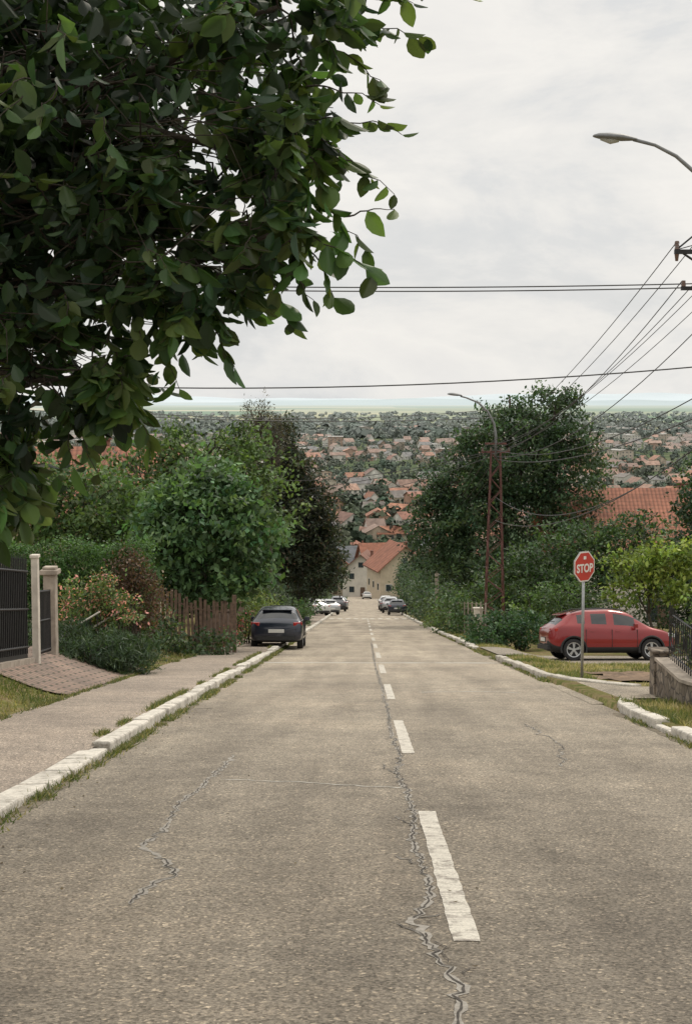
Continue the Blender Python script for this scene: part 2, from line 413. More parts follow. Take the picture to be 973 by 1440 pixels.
tr = [(2.0, 14.0), (2.3, 16.0), (2.2, 19.0)]; j = jag(tr, 12, 0.03); ribbon(b, j, 0.03, 0.003, 0); ribbon(b, j, 0.007, 0.007, 1, 0.4)
b.obj('road_cracks', [M_crack_edge, M_crack, M_seam])

# ------------------------------------------------------------------ foliage
def unit(n):
    v = rng.normal(size=(n, 3)); return v / np.linalg.norm(v, axis=1, keepdims=True)

def leaf_geo(P, A, B, L, W, kind='rhomb'):
    L = L[:, None]; W = W[:, None]; Nn = np.cross(A, B)
    if kind == 'rhomb':
        v = np.stack([P, P + A * L * 0.45 + B * W * 0.5 + Nn * W * 0.12, P + A * L, P + A * L * 0.45 - B * W * 0.5 + Nn * W * 0.12], 1)
        n = len(P); F = np.arange(4 * n).reshape(n, 4)
        return v.reshape(-1, 3), F, 1
    prof = [(0.07, 0.12), (0.22, 0.38), (0.45, 0.50), (0.70, 0.42), (0.90, 0.18)]
    K = len(prof); pts = [P]
    for s in (1, -1):
        for (t, w) in prof:
            pts.append(P + A * L * t + B * W * w * s + Nn * (W * (0.25 * w) - L * 0.22 * t * t))
    pts.append(P + A * L - Nn * L * 0.24)
    v = np.stack(pts, 1)
    n = len(P); M = 2 * K + 2; base = (np.arange(n) * M)[:, None]
    F1 = base + np.array([[0] + list(range(1, K + 1)) + [M - 1]]); F2 = base + np.array([[0, M - 1] + list(range(2 * K, K, -1))])
    F = np.concatenate([F1, F2]); return v.reshape(-1, 3), F, 2

def foliage(name, blobs, n_cl, per, cr, leaf, col, parent=None, mat=None, var=0.35, droop=0.3, shell=0.75, aspect=0.55, kind='rhomb', box=None, tip=None, gaps=None):
    if box is not None:
        (x0, x1, y0, y1, z0, z1) = box
        C = np.stack([rng.uniform(x0, x1, n_cl), rng.uniform(y0, y1, n_cl), rng.uniform(z0, z1, n_cl)], 1)
        C[:, 2] += gzv(C[:, 1])
        C[:, 2] += 0.10 * np.sin(C[:, 0] * 3.1)
    else:
        bl = np.array(blobs, float); w = (bl[:, 3] * bl[:, 4] * bl[:, 5]) ** 0.8; w /= w.sum()
        k = rng.choice(len(bl), n_cl, p=w); d = unit(n_cl)
        r = np.where(rng.random(n_cl) < shell, rng.uniform(0.75, 1.08, n_cl), rng.uniform(0, 1, n_cl) ** 0.5)
        lump = 1 + 0.13 * np.sin(d[:, 0] * 7 + k) + 0.13 * np.sin(d[:, 2] * 9 + 2 * k + d[:, 1] * 5)
        C = bl[k, :3] + d * bl[k, 3:6] * (r * lump)[:, None]
    if gaps is not None:   # thin patches between the boughs
        f, th = gaps
        s = np.sin(C[:, 0] * f + 1.7 * np.sin(C[:, 2] * f * 0.7 + 0.4) + C[:, 1] * 0.5) * np.sin(C[:, 2] * f * 1.15 + 1.3 * np.sin(C[:, 0] * f * 0.8) + 2.0)
        C = C[s < th]; n_cl = len(C)
    n = n_cl * per
    cb = np.clip(rng.normal(1, var, n_cl), 0.35, 1.9)
    hue = rng.normal(0, 0.13, n_cl)
    Cn = np.repeat(C, per, 0)
    P = Cn + rng.normal(size=(n, 3)) * cr * np.array([1, 1, 0.6])
    A = unit(n); A[:, 2] -= droop; A /= np.linalg.norm(A, axis=1, keepdims=True)
    R = unit(n); Bn = np.cross(A, np.array([0, 0, 1.0])[None] + R * 0.9)
    Bn /= np.linalg.norm(Bn, axis=1, keepdims=True) + 1e-9
    Lh = leaf * rng.uniform(0.6, 1.3, n)
    V, F, rep = leaf_geo(P, A, Bn, Lh, Lh * aspect, kind)
    bright = np.repeat(cb, per) * rng.uniform(0.75, 1.25, n); h = np.repeat(hue, per)
    c = np.array(col)[None] * bright[:, None]; c[:, 0] *= (1 + h); c[:, 1] *= (1 + h * 0.3)
    if tip is not None:
        msk = rng.random(n) < tip[1]; c[msk] = np.array(tip[0])[None] * rng.uniform(0.7, 1.2, (msk.sum(), 1))
    c = np.clip(c, 0.004, 0.9)
    c = np.concatenate([c] * rep)
    return np_mesh(name, V, F, mat or M_leaf, c, parent)

def limb_pts(p, q, n=7, wob=0.12):
    p = Vector(p); q = Vector(q); L = (q - p).length; out = []
    o = Vector((0, 0, 0))
    for i in range(n + 1):
        t = i / n
        if 0 < i < n: o = o * 0.6 + Vector((random.gauss(0, 1), random.gauss(0, 1), random.gauss(0, 1))) * wob * L / n
        out.append(p.lerp(q, t) + o * (1 if i < n else 0) + Vector((0, 0, 0.06 * L * math.sin(math.pi * t))))
    return out

def tree(name, base, blobs, n_cl, per, cr, leaf, col, trunk_r=0.25, twigs=5, **kw):
    e = empty(name, (0, 0, 0))
    x, y = base; z0 = tz(x, y) - 0.3
    zc = max(bb[2] for bb in blobs); cx = np.mean([bb[0] for bb in blobs]); cy = np.mean([bb[1] for bb in blobs])
    top = Vector((cx * 0.6 + x * 0.4, cy * 0.6 + y * 0.4, zc))
    b = MB(); tp = limb_pts((x, y, z0), top, 8, 0.15)
    rads = [trunk_r * (1.25 if i == 0 else 1) * (1 - 0.85 * i / 8) for i in range(9)]
    b.tube(tp, rads, 9)
    for bb in blobs:
        s = tp[random.randint(3, 5)]
        c = Vector(bb[:3]); lp = limb_pts(s, c, 6, 0.25); b.tube(lp, [trunk_r * 0.5 * (1 - 0.75 * i / 6) for i in range(7)], 6)
        for k in range(twigs):
            d = Vector(unit(1)[0]); e2 = c + Vector((d.x * bb[3], d.y * bb[4], abs(d.z) * bb[5])) * 0.95
            b.tube(limb_pts(lp[random.randint(3, 6)], e2, 5, 0.25), [trunk_r * 0.16 * (1 - 0.8 * i / 5) for i in range(6)], 4)
    b.obj('trunk', [M_bark], e, smooth=True)
    foliage('crown', blobs, n_cl, per, cr, leaf, col, e, **kw)
    return e

def bush(name, blobs, n_cl, per, cr, leaf, col, **kw):
    e = empty(name)
    b = MB()
    for bb in blobs:
        for k in range(6):
            d = unit(1)[0]
            b.tube(limb_pts((bb[0] + d[0] * 0.15, bb[1] + d[1] * 0.15, tz(bb[0], bb[1]) - 0.1), (bb[0] + d[0] * bb[3] * 0.8, bb[1] + d[1] * bb[4] * 0.8, bb[2] + abs(d[2]) * bb[5] * 0.8), 5, 0.2), [0.03, 0.026, 0.02, 0.015, 0.01, 0.005], 4)
    b.obj('stems', [M_bark], e)
    foliage('leaves', blobs, n_cl, per, cr, leaf, col, e, **kw)
    return e

# ---- near walnut tree
def walnut():
    e = empty('walnut_tree')
    blobs = [(-3.0, 8.8, 2.4, 1.9, 2.2, 1.7), (-1.6, 8.3, 1.95, 1.2, 1.5, 0.95), (-0.46, 8.0, 2.15, 0.44, 0.9, 0.42), (-0.40, 7.9, 1.42, 0.28, 0.6, 0.34),
             (-0.48, 7.8, 0.90, 0.24, 0.5, 0.22), (-1.6, 8.2, 0.85, 0.80, 1.1, 0.48), (-0.98, 8.0, 0.62, 0.34, 0.5, 0.22), (-1.9, 8.2, 0.15, 0.44, 0.8, 0.40),
             (-2.1, 8.2, -0.45, 0.22, 0.6, 0.26), (-2.9, 8.6, 0.3, 0.9, 1.2, 1.0), (-1.38, 8.0, 0.14, 0.20, 0.4, 0.18), (-0.85, 8.3, 1.25, 0.5, 0.8, 0.5)]
    b = MB(); z0 = tz(-5.4, 9.2) - 0.3
    tp = limb_pts((-5.4, 9.2, z0), (-3.4, 8.9, 2.2), 8, 0.1)
    b.tube(tp, [0.30, 0.24, 0.22, 0.20, 0.18, 0.16, 0.13, 0.11, 0.08], 10)
    for bb in blobs[1:]:
        c = Vector(bb[:3]); lp = limb_pts(tp[random.choice([4, 5, 6, 7])], c, 8, 0.2)
        b.tube(lp, [0.045 * (1 - 0.75 * i / 8) for i in range(9)], 6)
        for k in range(14):
            d = Vector(unit(1)[0]); e2 = c + Vector((d.x * bb[3], d.y * bb[4], d.z * bb[5])) * 1.0
            b.tube(limb_pts(lp[random.randint(4, 8)], e2, 6, 0.4), [0.008 * (1 - 0.75 * i / 6) for i in range(7)], 4)
    P = []; A = []
    def spray(s, q, n, wob=0.2):
        pts = limb_pts(s, q, 8, wob); b.tube(pts, [0.006 * (1 - 0.7 * i / 8) for i in range(9)], 4)
        d = (Vector(q) - Vector(s)).normalized()
        for k in range(n):
            t = (k + 1) / n * 8; i = min(7, int(t)); p = pts[i].lerp(pts[i + 1], min(1, t - i))
            ax = Vector((random.uniform(-1, 1), random.uniform(-0.8, 0.8), -0.75 + random.gauss(0, 0.35))) + d * 0.6
            ax.normalize(); P.append(p); A.append(ax)
    sp = [((-0.35, 8, 2.3), (0.28, 7.9, 2.14), 14), ((-0.3, 8, 2.1), (0.36, 8.0, 1.98), 16), ((-0.3, 8.0, 2.2), (0.50, 7.8, 2.22), 20), ((-0.2, 8, 1.95), (0.14, 8, 1.72), 9), ((-0.1, 8, 2.3), (0.40, 7.9, 2.30), 14),
          ((-0.4, 8, 1.5), (0.22, 7.9, 1.44), 14), ((-0.3, 8, 1.4), (0.18, 7.9, 1.12), 14), ((-0.35, 7.9, 1.2), (0.02, 7.9, 0.82), 14), ((-0.3, 7.9, 1.7), (0.1, 8.0, 1.62), 9),
          ((-0.45, 7.8, 1.0), (0.06, 7.8, 0.68), 15), ((-0.6, 7.8, 0.85), (-0.38, 7.8, 0.42), 13), ((-0.7, 7.8, 0.75), (-0.58, 7.8, 0.56), 8), ((-1.0, 7.9, 0.6), (-0.70, 7.9, 0.18), 13),
          ((-1.2, 8, 0.5), (-1.02, 8, 0.06), 11), ((-1.4, 8, 0.4), (-1.18, 8.0, -0.26), 17), ((-1.5, 8, 0.3), (-1.36, 8.1, -0.15), 9), ((-1.7, 8, 0.1), (-1.62, 8, -0.38), 10),
          ((-2.0, 8, -0.2), (-1.85, 8, -0.6), 10), ((-2.0, 8, -0.3), (-2.05, 8.0, -0.78), 11), ((-0.35, 7.9, 0.9), (-0.15, 7.9, 0.56), 11), ((-0.9, 8, 0.55), (-0.88, 8, 0.26), 9),
          ((-0.1, 7.9, 1.0), (0.18, 7.9, 1.04), 2), ((-0.5, 7.8, 0.8), (-0.26, 7.8, 0.54), 10), ((-1.75, 8, 0.1), (-1.48, 8, -0.42), 9), ((-0.7, 8, 1.2), (-0.15, 8, 1.3), 8)]
    for s in sp: spray(*s)
    for k in range(270):
        bb = blobs[random.randrange(1, len(blobs))]; d = Vector(unit(1)[0]); c = Vector(bb[:3])
        s = c + Vector((d.x * bb[3], d.y * bb[4], d.z * bb[5])) * 0.6
        q = c + Vector((d.x * bb[3], d.y * bb[4], d.z * bb[5])) * random.uniform(1.0, 1.2) + Vector((0, 0, -0.08))
        spray(s, q, 9)
    b.obj('trunk', [M_bark], e, smooth=True)
    P = np.array([tuple(p) for p in P]); A = np.array([tuple(p) for p in A]); n = len(P)
    R = unit(n); Bv = np.cross(A, np.array([[0, 0, 1.0]]) + R * 0.8); Bv /= np.linalg.norm(Bv, axis=1, keepdims=True)
    L = rng.uniform(0.075, 0.185, n)
    V, F, rep = leaf_geo(P, A, Bv, L, L * 0.60, 'full')
    c = np.array([[0.078, 0.130, 0.048]]) * rng.uniform(0.4, 1.6, (n, 1)); c[:, 0] *= rng.uniform(0.8, 1.3, n)  # outer leaves coloured lighter, as if lit at the crown's edge
    np_mesh('spray_leaves', V, F, M_leaf_big, np.concatenate([c, c]), e)
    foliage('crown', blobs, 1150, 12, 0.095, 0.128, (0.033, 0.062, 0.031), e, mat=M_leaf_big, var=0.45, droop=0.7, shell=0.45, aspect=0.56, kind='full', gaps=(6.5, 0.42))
    foliage('inner_crown', [(-2.7, 9.6, 2.3, 1.7, 1.2, 1.5), (-2.1, 9.5, 1.4, 0.8, 0.8, 0.8), (-2.8, 9.5, 0.3, 0.7, 0.8, 0.9)], 420, 13, 0.14, 0.16, (0.018, 0.034, 0.018), e, mat=M_leaf_big, var=0.3, droop=0.6, shell=0.3, aspect=0.6, kind='full')  # leaf colour darkened to imitate shade inside the backlit crown
walnut()

# ---- mid trees
tree('chestnut_tree', (-5.0, 44.5), [(-4.9, 44, -3.8, 1.8, 1.8, 1.5), (-6.1, 43, -4.6, 1.1, 1.4, 1.3), (-3.4, 44, -4.5, 1.05, 1.4, 1.4), (-4.9, 44.5, -2.7, 1.1, 1.3, 0.8), (-4.6, 43.4, -5.6, 1.4, 1.1, 0.9), (-6.0, 44, -3.2, 0.7, .8, .6), (-3.7, 44, -3.1, .6, .7, .5)],
     850, 16, 0.20, 0.24, (0.080, 0.142, 0.062), 0.16, var=0.45, droop=0.6, gaps=(2.6, 0.62))
tree('linden_tree', (-7.5, 58), [(-6.2, 58, -3.1, 2.4, 2.2, 1.8), (-9.0, 58, -3.6, 2.0, 2.0, 1.8), (-4.4, 60, -3.9, 1.6, 1.7, 2.3), (-7.2, 57, -5.6, 3.2, 2, 2.0), (-7.4, 58, -1.7, 0.9, 1, 0.8), (-5.2, 58, -1.6, .8, .8, .7)],
     1300, 16, 0.26, 0.22, (0.088, 0.140, 0.052), 0.22, var=0.45, gaps=(1.6, 0.62))
tree('linden_tree', (-10.5, 50), [(-9.8, 50, -3.7, 2.4, 2, 1.5), (-8.2, 51, -4.6, 1.6, 1.6, 1.5), (-12, 51, -3.6, 2.2, 2, 1.8)], 800, 16, 0.25, 0.2, (0.084, 0.136, 0.050), 0.2, var=0.42)
tree('cypress_tree', (-4.2, 97), [(-5.2, 97, -3.2, 0.9, 0.9, 1.9), (-4.8, 97, -5.2, 1.5, 1.4, 2.0), (-4.2, 97, -7.8, 2.1, 1.9, 2.5), (-3.7, 97, -10.8, 2.4, 2.3, 2.8), (-5.8, 97, -9.5, 2.0, 2, 3.0), (-3.4, 96, -9.0, 1.6, 1.5, 2.0)],
     2300, 16, 0.25, 0.30, (0.042, 0.054, 0.036), 0.3, droop=-0.3, aspect=0.4, var=0.45, tip=((0.10, 0.075, 0.055), 0.10))
tree('larch_tree', (-6.5, 92), [(-6.6, 92, -1.5, 1.1, 1.0, 1.6), (-5.6, 92, -2.6, 0.9, 1, 1.6), (-7.0, 92, -4.0, 1.4, 1.2, 1.8)],
     420, 12, 0.22, 0.2, (0.085, 0.078, 0.055), 0.2, twigs=36, droop=-0.2, aspect=0.25)
tree('ash_tree', (8.8, 85), [(9.4, 85, -3.4, 3.1, 3, 2.9), (10.9, 85, -1.0, 1.9, 2, 1.9), (6.4, 86, -5.4, 2.4, 2.5, 2.7), (12.3, 85, -5.0, 2.2, 2.5, 2.8), (8.5, 85, -8.2, 4.6, 3.2, 3.2), (4.9, 87, -8.4, 2.2, 2.5, 2.6), (13.3, 84, -2.2, 0.9, 1.2, 0.8), (6.4, 86, -2.5, 0.8, 1.0, 0.7), (8.1, 85, -1.0, 0.9, 1.3, 0.8), (4.9, 86, -5.6, 0.9, 1, 0.8), (12.4, 85, 0.2, 0.6, 0.8, 0.7), (3.9, 87, -6.4, 0.6, 0.8, 0.6), (14.0, 85, -3.8, .6, .6, .6)],
     3000, 16, 0.27, 0.26, (0.054, 0.092, 0.048), 0.35, var=0.5, twigs=2, gaps=(1.5, 0.66))
tree('elm_tree', (9.6, 63), [(9.2, 62, -7.2, 2.1, 2, 1.7), (11.8, 63, -6.6, 2.2, 2, 1.5), (7.4, 64, -8.3, 1.8, 1.6, 1.5)], 900, 16, 0.22, 0.2, (0.056, 0.096, 0.042), 0.18, var=0.42)
tree('maple_sapling', (10.4, 50), [(9.7, 50, -5.9, 0.9, 0.9, 0.7), (11.0, 50, -6.2, 1.1, 1.0, 1.0), (9.2, 50, -6.7, 0.6, 0.7, 0.5), (11.5, 49.6, -5.5, 0.7, 0.7, 0.6), (9.0, 50, -5.6, 0.45, 0.5, 0.3), (10.3, 49.6, -5.2, .5, .5, .4)],
     330, 13, 0.17, 0.19, (0.200, 0.265, 0.065), 0.07, var=0.35, droop=0.5, twigs=9)
tree('walnut_tree', (14, 56), [(13.8, 56, -4.4, 1.3, 2, 1.7), (14.6, 55, -3.2, 1.6, 1.6, 1.6), (13.2, 55, -7.0, 1.8, 1.6, 1.6)], 700, 16, 0.22, 0.2, (0.044, 0.078, 0.040), 0.2)
tree('linden_tree', (-5.5, 215), [(-6.0, 215, -26.5, 3.0, 3.5, 3.2), (-5.2, 240, -29.5, 2.2, 2.5, 2.8)], 420, 14, 0.4, 0.4, (0.050, 0.085, 0.045), 0.25)
tree('linden_tree', (8.0, 205), [(8.4, 205, -25.5, 3.0, 3.5, 3.0), (8.8, 232, -28.8, 2.6, 3, 2.6)], 420, 14, 0.4, 0.4, (0.046, 0.078, 0.045), 0.25)

bush('ivy_bush', [(4.8, 52, -8.55, 0.9, 0.9, 0.7), (5.9, 52.5, -8.5, 0.9, 0.9, 0.75), (4.5, 50.5, -8.7, 0.4, .5, .35)], 300, 16, 0.12, 0.14, (0.050, 0.10, 0.048))
bush('hazel_bush', [(6.6, 66, -9.9, 2.6, 1.4, 1.6), (4.9, 70, -10.9, 1.1, 2.0, 1.3)], 520, 16, 0.2, 0.18, (0.068, 0.112, 0.045), var=0.45)
bush('boxwood_bush', [(4.35, 82, -13.0, 0.75, 0.8, 0.8), (4.4, 79.5, -12.7, 0.6, 0.6, 0.6)], 170, 14, 0.12, 0.12, (0.135, 0.18, 0.058))
bush('lilac_bush', [(5.9, 112, -15.9, 2.0, 5.0, 2.1), (6.0, 100, -14.8, 1.9, 4.0, 2.0), (5.6, 128, -18.0, 1.8, 7, 2.1), (5.8, 150, -20.6, 2, 10, 2.4)], 900, 14, 0.3, 0.28, (0.054, 0.087, 0.045))
bush('lilac_bush', [(-5.6, 76, -11.2, 1.5, 5.0, 1.5), (-5.6, 110, -16.0, 1.7, 8, 1.8), (-5.8, 135, -19.2, 1.7, 10, 2.0), (-5.4, 160, -22.0, 1.7, 12, 2.4)], 900, 14, 0.3, 0.28, (0.048, 0.076, 0.040))
bush('boxwood_bush', [(-4.3, 60, -9.3, 0.9, 1.2, 0.9), (-4.9, 64, -9.5, 1.0, 1.5, 1.0)], 240, 14, 0.14, 0.14, (0.135, 0.18, 0.058))
bush('thuja_bush', [(-3.5, 82, -12.6, 0.45, 0.5, 0.95), (-3.6, 86, -13.2, 0.5, 0.5, 0.9)], 130, 14, 0.12, 0.14, (0.055, 0.10, 0.04), droop=-0.5)
bush('rose_bush', [(-6.05, 31.7, -4.5, 0.68, 0.5, 0.50), (-5.45, 31.6, -4.7, 0.5, 0.45, 0.40), (-6.4, 31.6, -4.8, .4, .4, .4), (-5.8, 31.6, -4.1, .3, .3, .25)], 300, 14, 0.11, 0.085, (0.115, 0.165, 0.06), tip=((0.80, 0.36, 0.34), 0.17))
bush('rose_bush', [(-4.1, 50.5, -8.0, 0.4, 0.5, 0.5), (-4.5, 47, -7.9, 0.55, 0.6, 0.35)], 130, 12, 0.09, 0.1, (0.07, 0.11, 0.04), tip=((0.6, 0.14, 0.18), 0.16))
bush('juniper_bush', [(-6.5, 30.6, -5.25, 0.95, 0.7, 0.34), (-5.4, 30.4, -5.45, 0.95, 0.7, 0.38), (-4.95, 29.6, -5.6, 0.55, 0.55, 0.34), (-5.8, 29.4, -5.3, 0.9, .5, .3)], 720, 22, 0.10, 0.17, (0.044, 0.072, 0.036), droop=-0.35, aspect=0.14, shell=0.6)
bush('fern_bush', [(-5.6, 39, -6.6, 0.9, 0.8, 0.7), (-4.5, 40.5, -7.1, 0.8, 0.7, 0.5), (-6.9, 38.6, -6.0, 0.9, 0.6, 0.9)], 330, 14, 0.14, 0.15, (0.055, 0.088, 0.042))
bush('lilac_bush', [(8.4, 33.5, -5.95, 0.7, 0.8, 0.45), (9.4, 34, -5.9, 0.8, 0.8, 0.5)], 160, 14, 0.12, 0.12, (0.062, 0.10, 0.04))
bush('hazel_bush', [(12.2, 47.6, -7.3, 1.0, 0.8, 0.9), (7.2, 56.5, -8.4, 1.2, 1.0, 1.0), (8.6, 57, -8.0, 1.0, 1.0, 1.0)], 330, 14, 0.16, 0.16, (0.085, 0.14, 0.05), var=0.45)
e = empty('hedge'); foliage('leaves', None, 2500, 16, 0.12, 0.085, (0.072, 0.138, 0.045), e, box=(-9.6, -5.5, 36.2, 37.4, 0.6, 3.2), var=0.3)
b = MB(); [b.tube([(x, 36.8, tz(x, 36.8)), (x + 0.1, 36.8, tz(x, 36.8) + 2.2)], [0.05, 0.02], 5) for x in np.arange(-9.3, -5.8, 0.45)]; b.obj('stems', [M_bark], e)
bush('barberry_bush', [(-5.5, 35.8, -5.1, 0.5, 0.4, 0.75), (-5.9, 35.8, -4.4, 0.45, 0.4, 0.6)], 230, 14, 0.13, 0.09, (0.10, 0.062, 0.042), var=0.4)
e = empty('hedge'); foliage('leaves', None, 500, 14, 0.14, 0.14, (0.050, 0.082, 0.04), e, box=(7.0, 16.0, 53.5, 54.8, 0.1, 2.0), var=0.3)

# ------------------------------------------------------------------ grass
def grass(name, regs, h, cols):
    Vs = []; Cs = []
    for (x0, x1, y0, y1, n) in regs:
        x = rng.uniform(x0, x1, n); y = rng.uniform(y0, y1, n)
        keep = (np.sin(x * 3.1 + 1.3 * np.sin(y * 1.7)) + np.sin(y * 2.3 + x)) > rng.uniform(-1.8, 0.9, n)
        keep &= ~((x > 4.8) & (y > 26.9) & (y < 31.2) & (x < 7.6))
        x, y = x[keep], y[keep]; n = len(x)
        z = tzv(x, y) - 0.01; hh = h * rng.uniform(0.3, 1.3, n); ang = rng.uniform(0, 6.28, n); w = 0.006 + 0.004 * rng.random(n) + y * 0.00018
        lean = rng.normal(0, 0.4, (n, 2)) * hh[:, None]
        p = np.stack([x, y, z], 1); s = np.stack([np.cos(ang) * w, np.sin(ang) * w, 0 * w], 1)
        t = p + np.stack([lean[:, 0], lean[:, 1], hh], 1)
        Vs.append(np.stack([p - s, p + s, t], 1).reshape(-1, 3))
        patch = np.sin(x * 1.9 + 3 * np.sin(y * 0.9)) + rng.normal(0, 0.6, n)
        k = np.clip(((patch + 1.6) / 3.2 * len(cols)).astype(int), 0, len(cols) - 1); Cs.append(np.array(cols)[k] * rng.uniform(0.7, 1.3, (n, 1)))
    V = np.concatenate(Vs); F = np.arange(len(V)).reshape(-1, 3)
    return np_mesh(name, V, F, M_grass, np.concatenate(Cs))
GC = [(0.11, 0.145, 0.055), (0.18, 0.19, 0.075), (0.31, 0.27, 0.15), (0.42, 0.36, 0.22)]
grass('grass', [(4.05, 4.9, 8, 22.2, 9000), (4.1, 10, 28.5, 40.3, 22000), (-7.5, -4.78, 17, 23.0, 7000), (-7.5, -4.78, 31.5, 44, 9000), (4.05, 5.5, 48, 75, 9000), (-5.4, -4.78, 44, 80, 5000), (5, 9, 26.2, 28.5, 4000)], 0.10, GC)
def weeds():
    Vs = []; Cs = []
    for (xc, y0, y1, k) in [(-2.70, 7, 60, 90), (3.76, 10, 22, 14), (4.05, 12, 22, 20), (3.78, 29, 70, 40), (-3.02, 15, 60, 36), (-4.72, 10, 44, 40)]:
        for _ in range(k):
            y = y0 + (y1 - y0) * random.random() ** 1.4; n = random.randint(30, 220); sp = random.uniform(0.05, 0.45)
            yy = y + rng.normal(0, sp, n); xx = xc + rng.normal(0.03, 0.05, n) * (1 if xc > -2.9 else 0.6)
            hh = rng.uniform(0.01, 0.085, n); ang = rng.uniform(0, 6.28, n); w = 0.005 + yy * 0.00025
            z = gzv(yy) + (0.1 if xc in (-3.02, 4.05, -4.72) else 0)
            p = np.stack([xx, yy, z], 1); s = np.stack([np.cos(ang) * w, np.sin(ang) * w, 0 * w], 1)
            t = p + np.stack([rng.normal(0, 0.7, n) * hh, rng.normal(0, 0.7, n) * hh, hh], 1)
            Vs.append(np.stack([p - s, p + s, t], 1).reshape(-1, 3)); q = rng.choice(4, n, p=[0.45, 0.28, 0.17, 0.10]); Cs.append(np.array(GC)[q] * rng.uniform(0.6, 1.1, (n, 1)))
    V = np.concatenate(Vs); np_mesh('kerb_weeds', V, np.arange(len(V)).reshape(-1, 3), M_grass, np.concatenate(Cs))
weeds()
b = MB()
for (xc, y0, y1) in [(-2.68, -5, 70), (3.77, -5, 21), (3.77, 30, 70)]:
    pts = [(xc + random.gauss(0.0, 0.012), y) for y in np.arange(y0, y1, 0.35)]; ribbon(b, pts, 0.14, 0.0025, 0)
b.obj('gutter_dirt', [M_gutter])
n = 300; x = np.concatenate([rng.normal(-2.45, 0.22, 220), rng.uniform(-2.5, 3.6, 80)]); y = rng.uniform(6, 22, n)
P = np.stack([x, y, gzv(y) + 0.012], 1); A = unit(n); A[:, 2] *= 0.1; A /= np.linalg.norm(A, axis=1, keepdims=True)
Bv = np.cross(A, np.array([[0, 0, 1.0]])); L = rng.uniform(0.012, 0.045, n); Vv, Ff, _ = leaf_geo(P, A, Bv, L, L * 0.5)
np_mesh('fallen_leaves', Vv, Ff, M_grass, np.array([[0.08, 0.06, 0.035]]) * rng.uniform(0.6, 1.8, (n, 1)))

# ------------------------------------------------------------------ fences / walls on the left
e = empty('iron_fence')
b = MB()
for y in np.arange(9, 26.0, 0.13):
    zb = tz(-6.15, y); b.box((-6.15, y, zb + 1.05), (0.022, 0.022, 1.75))
    b.add([(-6.16, y - 0.02, zb + 1.92), (-6.14, y - 0.02, zb + 1.92), (-6.15, y, zb + 2.02), (-6.15, y + 0.02, zb + 1.92)], [(0, 1, 2), (1, 3, 2), (3, 0, 2)])
for hgt in (0.3, 1.0, 1.7):
    for y in np.arange(9, 25.9, 1.0):
        b.tube([(-6.15, y, tz(-6.15, y) + hgt), (-6.15, y + 1, tz(-6.15, y + 1) + hgt)], 0.024, 4)
for y in np.arange(9, 25.9, 1.0):
    b.add([(-6.17, y, tz(-6.15, y) + 0.05), (-6.17, y + 1, tz(-6.15, y + 1) + 0.05), (-6.17, y + 1, tz(-6.15, y + 1) + 1.7), (-6.17, y, tz(-6.15, y) + 1.7)], [(0, 1, 2, 3)])
b.obj('bars', [M_black], e)
b = MB()
for y in np.arange(9, 25.9, 1.0):
    b.box((-6.15, y + 0.5, tz(-6.15, y + 0.5) - 0.03), (0.22, 0.995, 0.24), 0, Matrix.Rotation(-0.143, 3, 'X'))
b.obj('plinth', [M_conc], e)
e = empty('gate_pillar'); b = MB(); zb = tz(-6.05, 26.2)
b.box((-6.05, 26.2, zb + 0.95), (0.12, 0.16, 2.1)); b.box((-6.05, 26.2, zb + 2.03), (0.16, 0.20, 0.06)); b.obj('post', [M_white], e, bevel=0.01)
e = empty('gate_pillar'); b = MB(); zb = tz(-6.3, 28.6)
b.box((-6.3, 28.6, zb + 0.75), (0.24, 0.26, 1.8)); b.obj('shaft', [M_conc], e, bevel=0.01)
b = MB(); b.box((-6.3, 28.6, zb + 1.70), (0.36, 0.38, 0.10)); b.box((-6.3, 28.6, zb + 1.78), (0.26, 0.28, 0.06)); b.obj('cap', [M_conc], e, bevel=0.015)
e = empty('metal_gate'); b = MB()
for i in range(14):
    t = i / 13; x = -6.15 - 0.12 * t; y = 26.4 + 2.0 * t; b.box((x, y, tz(x, y) + 0.72), (0.02, 0.02, 1.25))
for hgt in (0.15, 0.75, 1.32):
    b.tube([(-6.15, 26.4, tz(-6.15, 26.4) + hgt), (-6.27, 28.4, tz(-6.27, 28.4) + hgt)], 0.022, 4)
b.obj('leaf', [M_black], e)
e = empty('stair_railing'); b = MB()
for dx, dy in ((0, 0), (0.35, 0.5)):
    b.tube([(-6.35 + dx, 31.0 + dy, -5.02 - dy * .14), (-5.75 + dx, 31.0 + dy, -4.66 - dy * .14)], 0.022, 6, 0)
    for t in (0.1, 0.5, 0.9):
        x = -6.35 + dx + 0.6 * t; z = -5.02 + 0.36 * t - dy * .14
        b.tube([(x, 31.0 + dy, tz(x, 31 + dy) - 0.1), (x, 31.0 + dy, z)], 0.012, 4, 1)
b.obj('rails', [M_white, M_black], e)
e = empty('wooden_fence'); b = MB()
for x in np.arange(-6.4, -3.75, 0.125):
    zb = tz(x, 42) ; hh = 1.62 + random.gauss(0, 0.06); r = Matrix.Rotation(random.gauss(0, 0.03), 3, 'Y')
    b.box((x, 42, max(zb, gz(42)) + hh / 2), (0.085, 0.022, hh), 0, r)
for hgt in (0.4, 1.3):
    b.tube([(-6.4, 42.04, tz(-6.4, 42) + hgt), (-4.8, 42.04, tz(-4.8, 42) + hgt), (-3.8, 42.04, gz(42) + hgt)], 0.035, 4)
for y in np.arange(42.2, 58, 0.14):
    hh = 1.5 + random.gauss(0, 0.05); b.box((-4.82, y, tz(-4.82, y) + hh / 2), (0.022, 0.085, hh))
b.obj('pickets', [M_wood], e)
b = MB()
